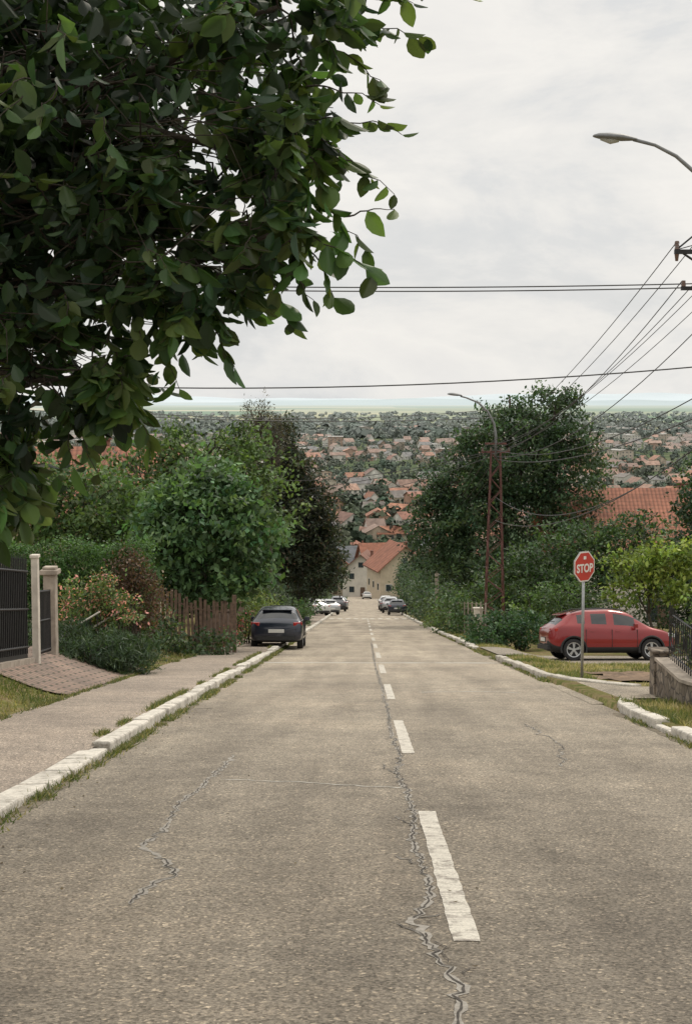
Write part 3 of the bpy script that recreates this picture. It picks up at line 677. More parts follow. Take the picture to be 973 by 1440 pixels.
for x in (-3.78, -6.4): b.box((x, 42.05, gz(42) + 0.85), (0.12, 0.12, 1.95))
b.obj('posts', [M_wood], e)

# ------------------------------------------------------------------ right: stone wall, iron fence
WX = 5.02
def wtop(y): return max(-4.30, gz(y) + 0.42)
e = empty('stone_wall'); b = MB()
for y in np.arange(4, 23.3, 0.5):
    y1 = min(y + 0.5, 23.3); z0a, z0b = gz(y) - 0.4, gz(y1) - 0.4; z1a, z1b = wtop(y), wtop(y1)
    x0, x1 = WX - 0.14, WX + 0.14
    b.add([(x0, y, z0a), (x1, y, z0a), (x1, y1, z0b), (x0, y1, z0b), (x0, y, z1a), (x1, y, z1a), (x1, y1, z1b), (x0, y1, z1b)],
          [(4, 5, 6, 7), (0, 3, 7, 4), (1, 2, 6, 5)] + ([(2, 3, 7, 6)] if y1 >= 23.3 else []))
b.obj('masonry', [M_stone], e)
b = MB()
for y in np.arange(4, 23.3, 0.5):
    y1 = min(y + 0.49, 23.3); z1a, z1b = wtop(y) + 0.003, wtop(y1) + 0.003; x0, x1 = WX - 0.18, WX + 0.18
    q = [(x0, y, z1a), (x1, y, z1a), (x1, y1, z1b), (x0, y1, z1b)]
    b.add(q + [(p[0], p[1], p[2] + 0.05) for p in q], [(0, 3, 2, 1), (4, 5, 6, 7), (0, 1, 5, 4), (1, 2, 6, 5), (2, 3, 7, 6), (3, 0, 4, 7)])
b.obj('coping', [M_conc], e)
b = MB(); b.box((4.98, 23.55, gz(23.5) + 0.32), (0.26, 0.36, 1.0)); b.box((4.98, 23.55, gz(23.5) + 0.84), (0.33, 0.43, 0.05)); b.obj('end_pillar', [M_stone], e, bevel=0.015)
e = empty('iron_railing'); b = MB()
rt = lambda y: wtop(y) + 0.05
for y in np.arange(14, 23.3, 0.14):
    b.tube([(WX + 0.05, y, rt(y)), (WX + 0.05, y, rt(y) + 0.85 + 0.09 * math.sin(y * 2.2))], 0.010, 4)
for hgt in (0.1, 0.75): b.tube([(WX + 0.05, y, rt(y) + hgt) for y in np.arange(14, 23.4, 0.5)], 0.016, 4)
for y in np.arange(14, 23.0, 0.56):
    pts = [(WX + 0.05, y + 0.2 * math.cos(t), rt(y) + 0.42 + 0.2 * math.sin(t)) for t in np.linspace(0, 2 * math.pi, 13)]
    b.tube(pts, 0.012, 4, cap=False)
b.obj('bars', [M_black], e)
bush('climbing_vine', [(5.45, 22.2, -3.75, 0.3, 0.8, 0.35), (5.6, 20.5, -3.6, 0.3, 0.8, 0.4)], 110, 12, 0.09, 0.09, (0.055, 0.085, 0.04))
e = empty('wire_fence'); b = MB()
for y in np.arange(54, 80, 2.2):
    b.tube([(4.75, y, tz(4.75, y)), (4.75, y, tz(4.75, y) + 1.5)], 0.035, 5)
for hgt in (0.3, 0.6, 0.9, 1.2, 1.45): b.tube([(4.75, y, tz(4.75, y) + hgt) for y in np.arange(54, 79, 4.0)], 0.008, 3)
b.obj('posts', [M_conc], e)
e = empty('meter_cabinet'); b = MB(); zb = tz(4.75, 57.5)
b.box((4.75, 57.5, zb + 0.95), (0.34, 0.22, 0.62)); b.box((4.75, 57.5, zb + 0.35), (0.08, 0.08, 0.8)); b.box((4.75, 57.5, zb + 1.28), (0.4, 0.28, 0.04)); b.obj('cabinet', [M_white], e, bevel=0.01)

# ------------------------------------------------------------------ stop sign
M_red = simple('sign_red', (0.50, 0.045, 0.03), 0.5, 0.15, 3, bmp=0)
M_signwhite = simple('sign_white', (0.74, 0.71, 0.67), 0.5, 0.08, 3, bmp=0)
def stop_sign():
    e = empty('stop_sign', (4.48, 28.6, tz(4.48, 28.6)))
    R = Matrix.Rotation(math.radians(40), 3, 'Z')
    def octo(r, y, y2, m, b):
        vs = [];
        for yy in (y, y2):
            for k in range(8):
                t = math.pi / 8 + k * math.pi / 4; vs.append(R @ Vector((r * math.cos(t), yy, 2.30 + r * math.sin(t))))
        fs = [tuple(range(8)), tuple(range(15, 7, -1))] + [(k, k + 8, (k + 1) % 8 + 8, (k + 1) % 8) for k in range(8)]
        b.add(vs, fs, m)
    b = MB(); octo(0.325, -0.030, -0.026, 1, b); octo(0.335, -0.0255, -0.01, 2, b); octo(0.300, -0.034, -0.0305, 0, b)
    b.obj('plate', [M_red, M_signwhite, M_steel], e)
    b = MB(); b.tube([(0, 0.02, -0.3), (0.01, 0.02, 2.55)], 0.03, 10); b.obj('post', [M_steel], e, smooth=True)
    b = MB(); b.box(R @ Vector((0, -0.0375, 2.48)), (0.075, 0.004, 0.065), 0, R); b.obj('sticker', [M_signwhite], e)
    cu = bpy.data.curves.new('lettering', 'FONT'); cu.body = 'STOP'; cu.size = 0.235; cu.align_x = 'CENTER'; cu.extrude = 0.002; cu.offset = 0.007
    to = bpy.data.objects.new('tmp', cu); COL.objects.link(to)
    bpy.context.view_layer.update()
    me = bpy.data.meshes.new_from_object(to.evaluated_get(bpy.context.evaluated_depsgraph_get()))
    bpy.data.objects.remove(to)
    Mx = Matrix.Translation(R @ Vector((0, -0.038, 2.19))) @ R.to_4x4() @ Matrix.Rotation(math.pi / 2, 4, 'X') @ Matrix.Diagonal((0.86, 1.0, 1, 1))
    me.transform(Mx); me.materials.clear(); me.materials.append(M_signwhite)
    o = bpy.data.objects.new('lettering', me); COL.objects.link(o); o.parent = e
stop_sign()

# ------------------------------------------------------------------ lamps, poles, wires
M_lens = simple('lamp_lens', (0.42, 0.42, 0.40), 0.2, 0.1, 3, bmp=0)
def lamp_head(b, tipx, y, z, L=0.62, tilt=0.06, s=1):
    rings = [(-0.04, 0.035, 0.03), (0.1, 0.07, 0.05), (0.3, 0.13, 0.075), (0.6, 0.135, 0.08), (0.85, 0.10, 0.06), (0.97, 0.05, 0.03), (1.0, 0.01, 0.01)]
    vs = []; n = 12
    for (t, w, h) in rings:
        for k in range(n):
            a = 2 * math.pi * k / n; zz = math.sin(a) * h * (1.0 if math.sin(a) > 0 else 0.5)
            vs.append((tipx + s * L * (1 - t), y + math.cos(a) * w, z + zz - tilt * t * L + 0.0))
    fs = [(i * n + k, i * n + (k + 1) % n, (i + 1) * n + (k + 1) % n, (i + 1) * n + k) for i in range(len(rings) - 1) for k in range(n)]
    b.add(vs, fs, 0)
e = empty('street_lamp'); b = MB()
px, py = 6.15, 24.0; zb = tz(px, py)
path = [(px, py, zb - 0.3), (px, py, zb + 3), (px, py, 1.2), (px - 0.01, py, 2.2), (px - 0.12, py, 2.9), (px - 0.34, py, 3.38), (px - 0.62, py, 3.74), (px - 0.95, py, 4.02), (px - 1.3, py, 4.20), (px - 1.66, py, 4.29)]
b.tube(path, [0.10, 0.085, 0.065, 0.055, 0.045, 0.04, 0.036, 0.033, 0.03, 0.03], 12); b.obj('pole', [M_lampgrey], e, smooth=True)
b = MB(); lamp_head(b, px - 2.33, py, 4.29, 0.70, -0.08); b.obj('head', [M_lampgrey], e, smooth=True)
b = MB(); b.tube([(px - 1.90, py, 4.29), (px - 2.03, py, 4.285), (px - 2.2, py, 4.32)], [0.045, 0.07, 0.04], 10); b.obj('lens', [M_lens], e, smooth=True)

e = empty('lattice_lamp_pole'); b = MB(); cx, cy = 5.65, 60.0; zb = tz(cx, cy) - 0.2; zt = -2.2
H = zt - zb
def cw(t): return 0.42 * (1 - t) + 0.19 * t
nseg = 15
for sx in (-1, 1):
    for sy in (-1, 1):
        b.tube([(cx + sx * cw(0), cy + sy * cw(0), zb), (cx + sx * cw(1), cy + sy * cw(1), zt)], 0.028, 4)
for i in range(nseg):
    t0, t1 = i / nseg, (i + 1) / nseg; a, c = cw(t0), cw(t1); z0, z1 = zb + H * t0, zb + H * t1; f = 1 if i % 2 else -1
    for sy in (-1, 1):
        b.tube([(cx - f * a, cy + sy * a, z0), (cx + f * c, cy + sy * c, z1)], 0.018, 4)
        b.tube([(cx + sy * a, cy - f * a, z0), (cx + sy * c, cy + f * c, z1)], 0.018, 4)
b.obj('lattice', [M_rust], e)
b = MB(); b.tube([(cx, cy, zt - 0.3), (cx, cy, -1.5), (cx - 0.08, cy, -1.0), (cx - 0.35, cy, -0.5), (cx - 0.75, cy, -0.12), (cx - 1.25, cy, 0.08), (cx - 1.5, cy, 0.14)], [0.06, 0.055, 0.05, 0.045, 0.04, 0.035, 0.033], 8)
b.obj('arm', [M_lampgrey], e, smooth=True)
b = MB(); lamp_head(b, cx - 2.05, cy, 0.17, 0.6, -0.10); b.obj('head', [M_lampgrey], e, smooth=True)
b = MB(); b.box((cx, cy, zt), (1.2, 0.08, 0.08)); b.box((cx, cy, zt + 0.35), (0.9, 0.08, 0.08)); b.obj('crossarm', [M_rust], e)
b = MB()
for x in (-0.55, -0.2, 0.2, 0.55): b.tube([(cx + x, cy, zt + 0.04), (cx + x, cy, zt + 0.18)], [0.05, 0.035], 8)
b.obj('insulators', [M_ceramic], e)

e = empty('utility_pole'); b = MB(); ux, uy = 7.42, 30.0
b.tube([(ux, uy, tz(ux, uy) - 0.3), (ux, uy, 3.9)], [0.17, 0.10], 12); b.obj('pole', [M_conc], e, smooth=True)
b = MB(); b.box((ux, uy - 0.15, 3.05), (1.9, 0.09, 0.09)); b.box((ux, uy - 0.15, 2.30), (1.6, 0.08, 0.08))
b.tube([(ux - 0.8, uy - 0.1, 3.05), (ux, uy, 2.55)], 0.025, 4); b.tube([(ux - 0.9, uy - 0.15, 3.1), (ux - 0.3, uy - 0.15, 3.6)], 0.018, 4)
b.obj('crossarm', [M_black], e)
b = MB()
for x in (-0.9, -0.5, 0.5, 0.9):
    for k in range(3): b.tube([(ux + x, uy - 0.15, 3.10 + k * 0.06), (ux + x, uy - 0.15, 3.15 + k * 0.06)], [0.055, 0.04], 8)
    b.tube([(ux + x, uy - 0.15, 3.00), (ux + x, uy - 0.15, 2.86)], [0.05, 0.03], 8)
for x in (-0.75, -0.45, 0.75): b.tube([(ux + x, uy - 0.15, 2.34), (ux + x, uy - 0.15, 2.46)], [0.05, 0.04], 8)
b.obj('insulators', [M_ceramic], e)
e = empty('utility_pole'); b = MB(); lx, ly = -9.6, 31.0
b.tube([(lx, ly, tz(lx, ly) - 0.3), (lx, ly, 3.2)], [0.17, 0.11], 12); b.obj('pole', [M_conc], e, smooth=True)
b = MB(); b.box((lx, ly - 0.15, 2.6), (1.4, 0.09, 0.09)); b.obj('crossarm', [M_black], e)

e = empty('power_line')
def wire(p, q, sag, r=0.009):
    pts = []
    for i in range(21):
        t = i / 20; v = Vector(p).lerp(Vector(q), t); v.z -= 4 * sag * t * (1 - t); pts.append(v)
    wb.tube(pts, r, 4)
wb = MB()
wire((lx, ly, 2.62), (ux, uy, 2.42), 0.14, 0.013); wire((lx, ly, 2.56), (ux, uy, 2.34), 0.15, 0.013)
wire((lx, ly, 0.45), (ux + 0.8, uy, 0.80), 0.36, 0.014)
wire((-12, 44, -0.2), (cx, cy, -0.75), 0.3, 0.015); wire((-12, 46, 0.0), (cx, cy, -0.4), 0.5, 0.013)
for i, x in enumerate((-0.9, -0.5, 0.5, 0.9)):
    wire((ux + x, uy - 0.15, 3.26), (cx + (-0.55, -0.2, 0.2, 0.55)[i], cy, zt + 0.18), 0.55, 0.012)
wire((ux - 0.75, uy, 2.46), (cx - 0.2, cy, zt - 0.1), 0.75, 0.013); wire((ux, uy, 1.9), (cx, cy, zt - 0.2), 0.9, 0.015); wire((ux - 0.45, uy, 2.46), (cx + 0.2, cy, zt + 0.38), 0.6, 0.012)
wire((ux, uy, -0.2), (cx, cy, zt - 0.3), 0.5, 0.015); wire((ux + 0.2, uy, -0.5), (cx, cy, zt - 1.9), 1.3, 0.015); wire((ux, uy, -0.7), (cx, cy, -5.1), 0.9, 0.014); wire((ux, uy, 0.3), (cx, cy, zt + 0.1), 0.7, 0.014)
wire((ux - 0.9, uy, 3.1), (ux + 4, 16, 4.2), 0.1, 0.010); wire((ux - 0.5, uy, 3.1), (ux + 4.5, 16, 4.2), 0.1, 0.010); wire((ux, uy, 2.4), (ux + 4, 20, 4.6), 0.1, 0.010)
wire((cx, cy, zt + 0.1), (-8, 75, -4.0), 0.7, 0.014); wire((cx, cy, zt - 0.1), (-5, 100, -6.5), 0.8, 0.014); wire((cx, cy, zt), (-7, 62, -4.4), 0.3, 0.013)
for i, x in enumerate((-0.55, -0.2, 0.2, 0.55)):
    wire((cx + x, cy, zt + 0.18), (5.6 + x, 105, -8.2), 0.9, 0.013)
wb.obj('cables', [M_wire], e)
e = empty('utility_pole'); b = MB(); b.tube([(5.6, 105, tz(5.6, 105)), (5.6, 105, -7.9)], [0.16, 0.1], 10); b.obj('pole', [M_conc], e)
b = MB(); b.box((5.6, 105, -8.3), (1.3, 0.09, 0.09)); b.obj('crossarm', [M_black], e)

# ------------------------------------------------------------------ cars
M_tyre = simple('tyre_rubber', (0.018, 0.018, 0.019), 0.85, 0.2, 10)
M_rim = simple('alloy_rim', (0.50, 0.51, 0.52), 0.3, 0.1, 6, metal=0.8, bmp=0)
M_carglass = simple('car_glass', (0.012, 0.015, 0.018), 0.05, 0.1, 2, bmp=0, spec=0.8)
M_tail = simple('tail_light', (0.36, 0.010, 0.010), 0.12, 0.15, 20, bmp=0, coat=1)
M_head = simple('head_light', (0.6, 0.62, 0.64), 0.1, 0.15, 20, bmp=0, coat=1)
M_plate = simple('number_plate', (0.66, 0.66, 0.64), 0.4, 0.05, 5, bmp=0)
M_trim = simple('black_plastic', (0.022, 0.022, 0.023), 0.6, 0.15, 20)
def car_paint(name, c, metal=0.25):
    return simple(name, c, 0.30, 0.06, 2, metal=metal, bmp=0, coat=0.8)
P_red = car_paint('red_paint', (0.235, 0.012, 0.014)); P_dark = car_paint('dark_blue_paint', (0.016, 0.021, 0.038)); P_silver = car_paint('silver_paint', (0.42, 0.43, 0.44), 0.5)
P_grey = car_paint('grey_paint', (0.10, 0.10, 0.11)); P_white = car_paint('white_paint', (0.55, 0.55, 0.53), 0.0)

SUV = dict(st=[  # x, zb, mid, belt, top, w, wr, glassSideAfter, topglassAfter
    (0.00, 0.50, 0.64, 0.80, 0.86, 0.60, 0.44, 0, 0), (0.06, 0.36, 0.62, 0.98, 1.03, 0.79, 0.58, 0, 0), (0.20, 0.26, 0.62, 1.08, 1.13, 0.865, 0.62, 0, 1),
    (0.50, 0.22, 0.62, 1.12, 1.40, 0.885, 0.56, 0, 0), (0.64, 0.22, 0.62, 1.12, 1.49, 0.89, 0.56, 0, 0), (0.92, 0.22, 0.62, 1.11, 1.565, 0.89, 0.57, 1, 0), (1.20, 0.22, 0.62, 1.09, 1.61, 0.89, 0.58, 0, 0), (1.27, 0.22, 0.62, 1.085, 1.615, 0.89, 0.58, 1, 0),
    (1.98, 0.22, 0.62, 1.05, 1.64, 0.89, 0.59, 0, 0), (2.05, 0.22, 0.62, 1.045, 1.64, 0.89, 0.59, 1, 0), (2.52, 0.22, 0.62, 1.025, 1.585, 0.89, 0.58, 1, 0), (2.78, 0.22, 0.62, 1.015, 1.49, 0.89, 0.565, 0, 1),
    (3.20, 0.22, 0.62, 1.00, 1.16, 0.885, 0.62, 0, 1), (3.40, 0.22, 0.60, 0.98, 1.06, 0.88, 0.66, 0, 0), (3.84, 0.24, 0.58, 0.90, 0.985, 0.84, 0.60, 0, 0), (4.10, 0.28, 0.54, 0.78, 0.86, 0.75, 0.50, 0, 0), (4.22, 0.38, 0.50, 0.63, 0.70, 0.60, 0.40, 0, 0)],
    ax=(0.78, 3.33), r=0.345, W=0.89, clad=True, tl=(0.14, 0.96, 0.20, 0.18), hl=(4.00, 0.80), plate=(0.015, 0.72))
HATCH = dict(st=[
    (0.00, 0.42, 0.52, 0.66, 0.72, 0.64, 0.48, 0, 0), (0.05, 0.30, 0.52, 0.84, 0.89, 0.80, 0.60, 0, 0), (0.16, 0.24, 0.52, 0.93, 0.97, 0.855, 0.70, 0, 1),
    (0.55, 0.21, 0.52, 0.94, 1.27, 0.87, 0.58, 0, 0), (0.68, 0.21, 0.52, 0.95, 1.33, 0.875, 0.55, 0, 0), (0.90, 0.21, 0.52, 0.94, 1.385, 0.875, 0.56, 1, 0), (1.15, 0.21, 0.52, 0.93, 1.415, 0.875, 0.56, 0, 0), (1.23, 0.21, 0.52, 0.93, 1.42, 0.875, 0.56, 1, 0),
    (1.98, 0.21, 0.52, 0.91, 1.435, 0.875, 0.57, 0, 0), (2.07, 0.21, 0.52, 0.91, 1.43, 0.875, 0.57, 1, 0), (2.58, 0.21, 0.52, 0.90, 1.35, 0.875, 0.55, 1, 0), (2.72, 0.21, 0.52, 0.895, 1.29, 0.875, 0.55, 0, 1),
    (3.20, 0.21, 0.52, 0.88, 0.99, 0.87, 0.64, 0, 1), (3.36, 0.21, 0.52, 0.86, 0.93, 0.87, 0.66, 0, 0), (3.86, 0.22, 0.48, 0.76, 0.83, 0.83, 0.60, 0, 0), (4.10, 0.24, 0.44, 0.66, 0.72, 0.75, 0.50, 0, 0), (4.22, 0.32, 0.40, 0.52, 0.57, 0.60, 0.42, 0, 0)],
    ax=(0.78, 3.36), r=0.315, W=0.875, clad=False, tl=(0.11, 0.82, 0.24, 0.17), hl=(3.98, 0.68), plate=(0.03, 0.66))
def car(name, x, y, heading, spec, paint, zoff=0.0, sc=1.0):
    e = empty(name)
    st = spec['st']; b = MB(); nr = 16; rings = []
    for (sx, zb, mid, belt, top, w, wr, sg, tg) in st:
        cabin = top - belt > 0.25
        g5 = (w * 0.925, belt + 0.015)
        h = [(0, zb), (w * 0.90, zb), (w * 0.985, zb + (0.20 if spec['clad'] else 0.10)), (w * 1.0, mid + 0.04), (w * 0.975, belt - 0.03), g5,
             (wr + 0.05 if cabin else min(w * 0.84, wr + 0.1), top - 0.07 if cabin else top - 0.03), (wr * 0.84, top - 0.01), (0, top + 0.02)]
        ring = [(sx, p[0], p[1]) for p in h] + [(sx, -p[0], p[1]) for p in h[-2:0:-1]]
        rings.append(ring)
    vs = [p for r in rings for p in r]
    seg = [0, 1, 2, 3, 4, 5, 6, 7, 7, 6, 5, 4, 3, 2, 1, 0]
    for i in range(len(st) - 1):
        for k in range(nr):
            s = seg[k]; m = 1
            if s == 0: m = 0
            elif s == 1: m = 0 if spec['clad'] else 1
            elif s == 5 and st[i][7]: m = 2
            elif s in (6, 7) and st[i][8]: m = 2
            b.f.append((i * nr + k, (i + 1) * nr + k, (i + 1) * nr + (k + 1) % nr, i * nr + (k + 1) % nr)); b.m.append(m)
    b.v = vs
    b.f.append(tuple(range(nr))); b.m.append(1)
    L = (len(st) - 1) * nr; b.f.append(tuple(L + k for k in range(nr - 1, -1, -1))); b.m.append(1)
    body = b.obj('body', [M_trim, paint, M_carglass], e, smooth=True)
    md = body.modifiers.new('s', 'SUBSURF'); md.levels = 2; md.render_levels = 2
    r = spec['r']; W = spec['W']
    cut = MB()
    for ax in spec['ax']:
        for s in (-1, 1): cut.tube([(ax, s * (W - 0.26), r + 0.01), (ax, s * (W + 0.15), r + 0.01)], r + 0.055, 28)
    co = cut.obj('cutter', [M_trim])
    bm_ = body.modifiers.new('b', 'BOOLEAN'); bm_.operation = 'DIFFERENCE'; bm_.object = co; bm_.solver = 'EXACT'
    bpy.context.view_layer.update()
    me = bpy.data.meshes.new_from_object(body.evaluated_get(bpy.context.evaluated_depsgraph_get()))
    body.modifiers.clear()
    if len(me.polygons) > 500: body.data = me
    bpy.data.objects.remove(co)
    wb_ = MB()
    for ax in spec['ax']:
        for s in (-1, 1):
            yo = s * (W - 0.015); yi = s * (W - 0.21)
            ys = [yi, yi + s * 0.02, yo - s * 0.02, yo, yo + s * 0.0, yo - s * 0.02]
            rr = [r * 0.93, r, r, r * 0.94, r * 0.70, r * 0.66]
            n = 28; vv = []
            for yy, q in zip(ys, rr):
                for k in range(n):
                    a = 2 * math.pi * k / n; vv.append((ax + q * math.cos(a), yy, r + q * math.sin(a)))
            wb_.add(vv, [(i * n + k, i * n + (k + 1) % n, (i + 1) * n + (k + 1) % n, (i + 1) * n + k) for i in range(5) for k in range(n)], 0)
            wb_.tube([(ax, yo - s * 0.10, r), (ax, yo - s * 0.075, r)], r * 0.67, 24, 2)
            vv = []
            for q, yy in ((0.69, yo - s * 0.004), (0.62, yo - s * 0.008), (0.60, yo - s * 0.05)):
                for k in range(n): a = 2 * math.pi * k / n; vv.append((ax + r * q * math.cos(a), yy, r + r * q * math.sin(a)))
            wb_.add(vv, [(i * n + k, i * n + (k + 1) % n, (i + 1) * n + (k + 1) % n, (i + 1) * n + k) for i in range(2) for k in range(n)], 1)
            for k in range(5):
                a = 2 * math.pi * k / 5 + 0.3
                for da in (-0.13, 0.13):
                    Rm = Matrix.Rotation(-(a + da), 3, 'Y')
                    wb_.box(Vector((ax, yo - s * 0.025, r)) + Rm @ Vector((r * 0.36, 0, 0)), (r * 0.56, 0.025, 0.035), 1, Rm)
            wb_.tube([(ax, yo - s * 0.05, r), (ax, yo - s * 0.005, r)], 0.06, 12, 1)
    wb_.obj('wheels', [M_tyre, M_rim, M_trim], e, smooth=False)
    tx, tzz, tw, th = spec['tl']
    b = MB()
    for s in (-1, 1):
        b.box((tx - 0.005, s * 0.66, tzz), (0.12, tw, th * 0.8), 0, Matrix.Rotation(s * -0.35, 3, 'Z'))
        b.box((tx + 0.13, s * 0.805, tzz + 0.02), (0.20, 0.07, th * 0.75), 0, Matrix.Rotation(s * -0.14, 3, 'Z'))
    b.obj('tail_lights', [M_tail], e, bevel=0.03)
    b = MB()
    for s in (-1, 1): b.box((spec['hl'][0], s * 0.66, spec['hl'][1]), (0.26, 0.22, 0.13), 0, Matrix.Rotation(s * -0.45, 3, 'Z') @ Matrix.Rotation(0.15, 3, 'Y'))
    b.obj('head_lights', [M_head], e, bevel=0.03)
    b = MB(); b.box((spec['plate'][0] - 0.025, 0, spec['plate'][1] - 0.06), (0.012, 0.52, 0.115)); b.obj('number_plate', [M_plate], e)
    b = MB(); zb2 = st[1][1]
    b.box((0.03, 0, zb2 + 0.06), (0.12, 1.30, 0.14)); b.box((4.10, 0, 0.36), (0.16, 1.2, 0.18)); b.box((spec['plate'][0] - 0.005, 0, spec['plate'][1] - 0.06), (0.03, 0.60, 0.16))
    b.box((0.30, 0, st[2][4] + 0.10), (0.03, 0.5, 0.015), 0, Matrix.Rotation(-0.9, 3, 'Y'))
    b.obj('bumper_inserts', [M_trim], e, bevel=0.03)
    zr = st[4][4]
    b = MB()
    b.box((st[4][0] - 0.10, 0, zr - 0.02), (0.24, 1.0, 0.03), 0, Matrix.Rotation(-0.25, 3, 'Y'))
    for s in (-1, 1): b.box((2.78, s * (W + 0.06), st[9][3] + 0.06), (0.11, 0.18, 0.13))
    for s in (-1, 1):
        for hx in (1.28, 2.12): b.box((hx + 0.1, s * (W - 0.012), st[9][3] - 0.12), (0.16, 0.03, 0.025))
    b.obj('spoiler_mirrors_handles', [paint], e, bevel=0.02)
    if spec['clad']:
        b = MB()
        for s in (-1, 1):
            b.tube([(0.75, s * 0.56, 1.53), (1.1, s * 0.575, 1.62), (2.1, s * 0.59, 1.655), (2.5, s * 0.575, 1.60)], 0.018, 5)
            for ax in spec['ax']:
                pts = [(ax + (r + 0.07) * math.cos(t), s * (W - 0.02), r + 0.01 + (r + 0.07) * math.sin(t)) for t in np.linspace(-0.25, math.pi + 0.25, 16)]
                b.tube(pts, 0.033, 5)
        b.obj('cladding', [M_trim], e)
    b = MB()
    for s in (-1, 1):
        for hx in (1.18, 2.03, 2.86): b.box((hx, s * (W - 0.012), 0.70), (0.009, 0.032, 0.58))
    b.obj('door_seams', [M_trim], e)
    g = 0.5; zc = gz(y)
    slope = (gz(y + g) - gz(y - g)) / (2 * g); up = Vector((0, -slope, 1)).normalized()
    f = Vector((math.cos(heading), math.sin(heading), 0)); f.z = slope * f.y; f.normalize(); lft = up.cross(f)
    Mx = Matrix((f, lft, up)).transposed().to_4x4()
    c = Vector((x, y, zc + zoff))
    e.matrix_world = Matrix.Translation(c) @ Mx @ Matrix.Scale(sc, 4) @ Matrix.Translation((-2.1, 0, 0))
    return e
car('parked_car', -2.86, 49.2, math.radians(90.5), HATCH, P_dark, 0.02, 1.02)
car('parked_car', 7.72, 44.4, math.radians(7), SUV, P_red, 0.115 - 0.30, 0.97)
car('parked_car', -3.3, 129, math.radians(110), HATCH, P_silver, 0.06)
car('parked_car', -2.5, 150, math.radians(92), SUV, P_grey, 0.06)
car('parked_car', -4.3, 122, math.radians(120), HATCH, P_white, 0.1)
car('parked_car', -2.4, 166, math.radians(91), HATCH, P_silver, 0.04)
car('parked_car', 3.35, 131, math.radians(88), HATCH, P_dark, 0.04)
car('parked_car', 3.0, 142, math.radians(88), SUV, P_silver, 0.04)
car('parked_car', 2.9, 153, math.radians(89), HATCH, P_grey, 0.03)
car('parked_car', 2.9, 165, math.radians(89), SUV, P_white, 0.03)
car('parked_car', 1.1, 275, math.radians(92), HATCH, P_white, 0.02)

# ------------------------------------------------------------------ houses
def house(x, y, w, d, h, rh, rot, wall, roof, ridge='x', zo=0.0, name='house'):
    e = empty(name, (x, y, gz(y) + zo)); e.rotation_euler = (0, 0, rot)
    b = MB()
    b.box((0, 0, h / 2 - 2), (w, d, h + 4))
    if ridge == 'x':
        for s in (-1, 1):
            b.add([(s * w / 2, -d / 2, h), (s * w / 2, d / 2, h), (s * w / 2, 0, h + rh)], [(0, 1, 2)])
    else:
        for s in (-1, 1): b.add([(-w / 2, s * d / 2, h), (w / 2, s * d / 2, h), (0, s * d / 2, h + rh)], [(0, 1, 2)])
    b.obj('walls', [wall], e)
    b = MB(); ov = 0.8; t = 0.22
    if ridge == 'x': W2, D2 = w / 2 + ov, d / 2; mk = lambda u, v, z: (u, v, z)
    else: W2, D2 = d / 2 + ov, w / 2; mk = lambda u, v, z: (v, u, z)
    k = rh / D2; ed = D2 + ov; ez = h - k * ov
    for s in (-1, 1):
        q = [mk(-W2, 0, h + rh), mk(W2, 0, h + rh), mk(W2, s * ed, ez), mk(-W2, s * ed, ez)]
        b.add(q + [(p[0], p[1], p[2] + t) for p in q], [(0, 1, 2, 3), (4, 5, 6, 7), (0, 1, 5, 4), (1, 2, 6, 5), (2, 3, 7, 6), (3, 0, 4, 7)])
    b.obj('roof', [roof], e)
    b = MB(); fr = MB(); ns = max(1, int(h // 2.9))
    for fl in range(ns):
        zc = 1.6 + fl * 2.9
        for sgn in (-1, 1):
            n = max(2, int(w / 3.2))
            for i in range(n):
                xx = -w / 2 + (i + 0.5) * w / n
                fr.box((xx, sgn * (d / 2 + 0.02), zc), (1.35, 0.06, 1.5)); b.box((xx, sgn * (d / 2 + 0.045), zc), (1.1, 0.05, 1.25))
            n = max(2, int(d / 3.5))
            for i in range(n):
                yy = -d / 2 + (i + 0.5) * d / n
                fr.box((sgn * (w / 2 + 0.02), yy, zc), (0.06, 1.35, 1.5)); b.box((sgn * (w / 2 + 0.045), yy, zc), (0.05, 1.1, 1.25))
    if ridge == 'y': b.box((0, -d / 2 - 0.04, h + rh * 0.35), (1.1, 0.06, 1.1))
    b.obj('windows', [M_winglass], e); fr.obj('window_frames', [M_wall_white], e)
    b = MB(); b.box((w * 0.2, d * 0.12, h + rh * 0.8), (0.6, 0.6, 2.0)); b.box((w * 0.2, d * 0.12, h + rh * 0.8 + 1.03), (0.75, 0.75, 0.1)); b.obj('chimney', [M_tile2], e)
    b = MB(); b.box((w * 0.05, -d / 2 - 0.06, 1.05), (1.0, 0.08, 2.1)); b.obj('door', [M_wood], e)
    return e
house(-13.5, 64, 9, 8, 6.0, 2.4, 0.1, M_wall_cream, M_tile)
house(17.6, 88, 12, 9, 5.6, 2.8, -0.05, M_wall_white, M_tile)
house(7.4, 288, 10, 12, 5.4, 4.4, 0.22, M_wall_cream, M_tile, 'y', 1.4)
house(0.6, 312, 8, 9, 5.8, 3.4, -0.15, M_wall_white, M_tile2, 'y', 0.5)
house(-7.0, 322, 9, 9, 5.8, 3.4, 0.15, M_wall_cream, M_tile, 'y', 1.0)
house(14.5, 330, 9, 12, 5.6, 3.6, 0.1, M_wall_white, M_tile2, 'y', 1)
house(5.0, 345, 10, 9, 5.8, 3.6, 0.2, M_wall_white, M_tile, 'x', 3.0)
house(-3.5, 352, 9, 10, 5.8, 3.4, 0.25, M_wall_white, M_tile_grey, 'x', 2.5)
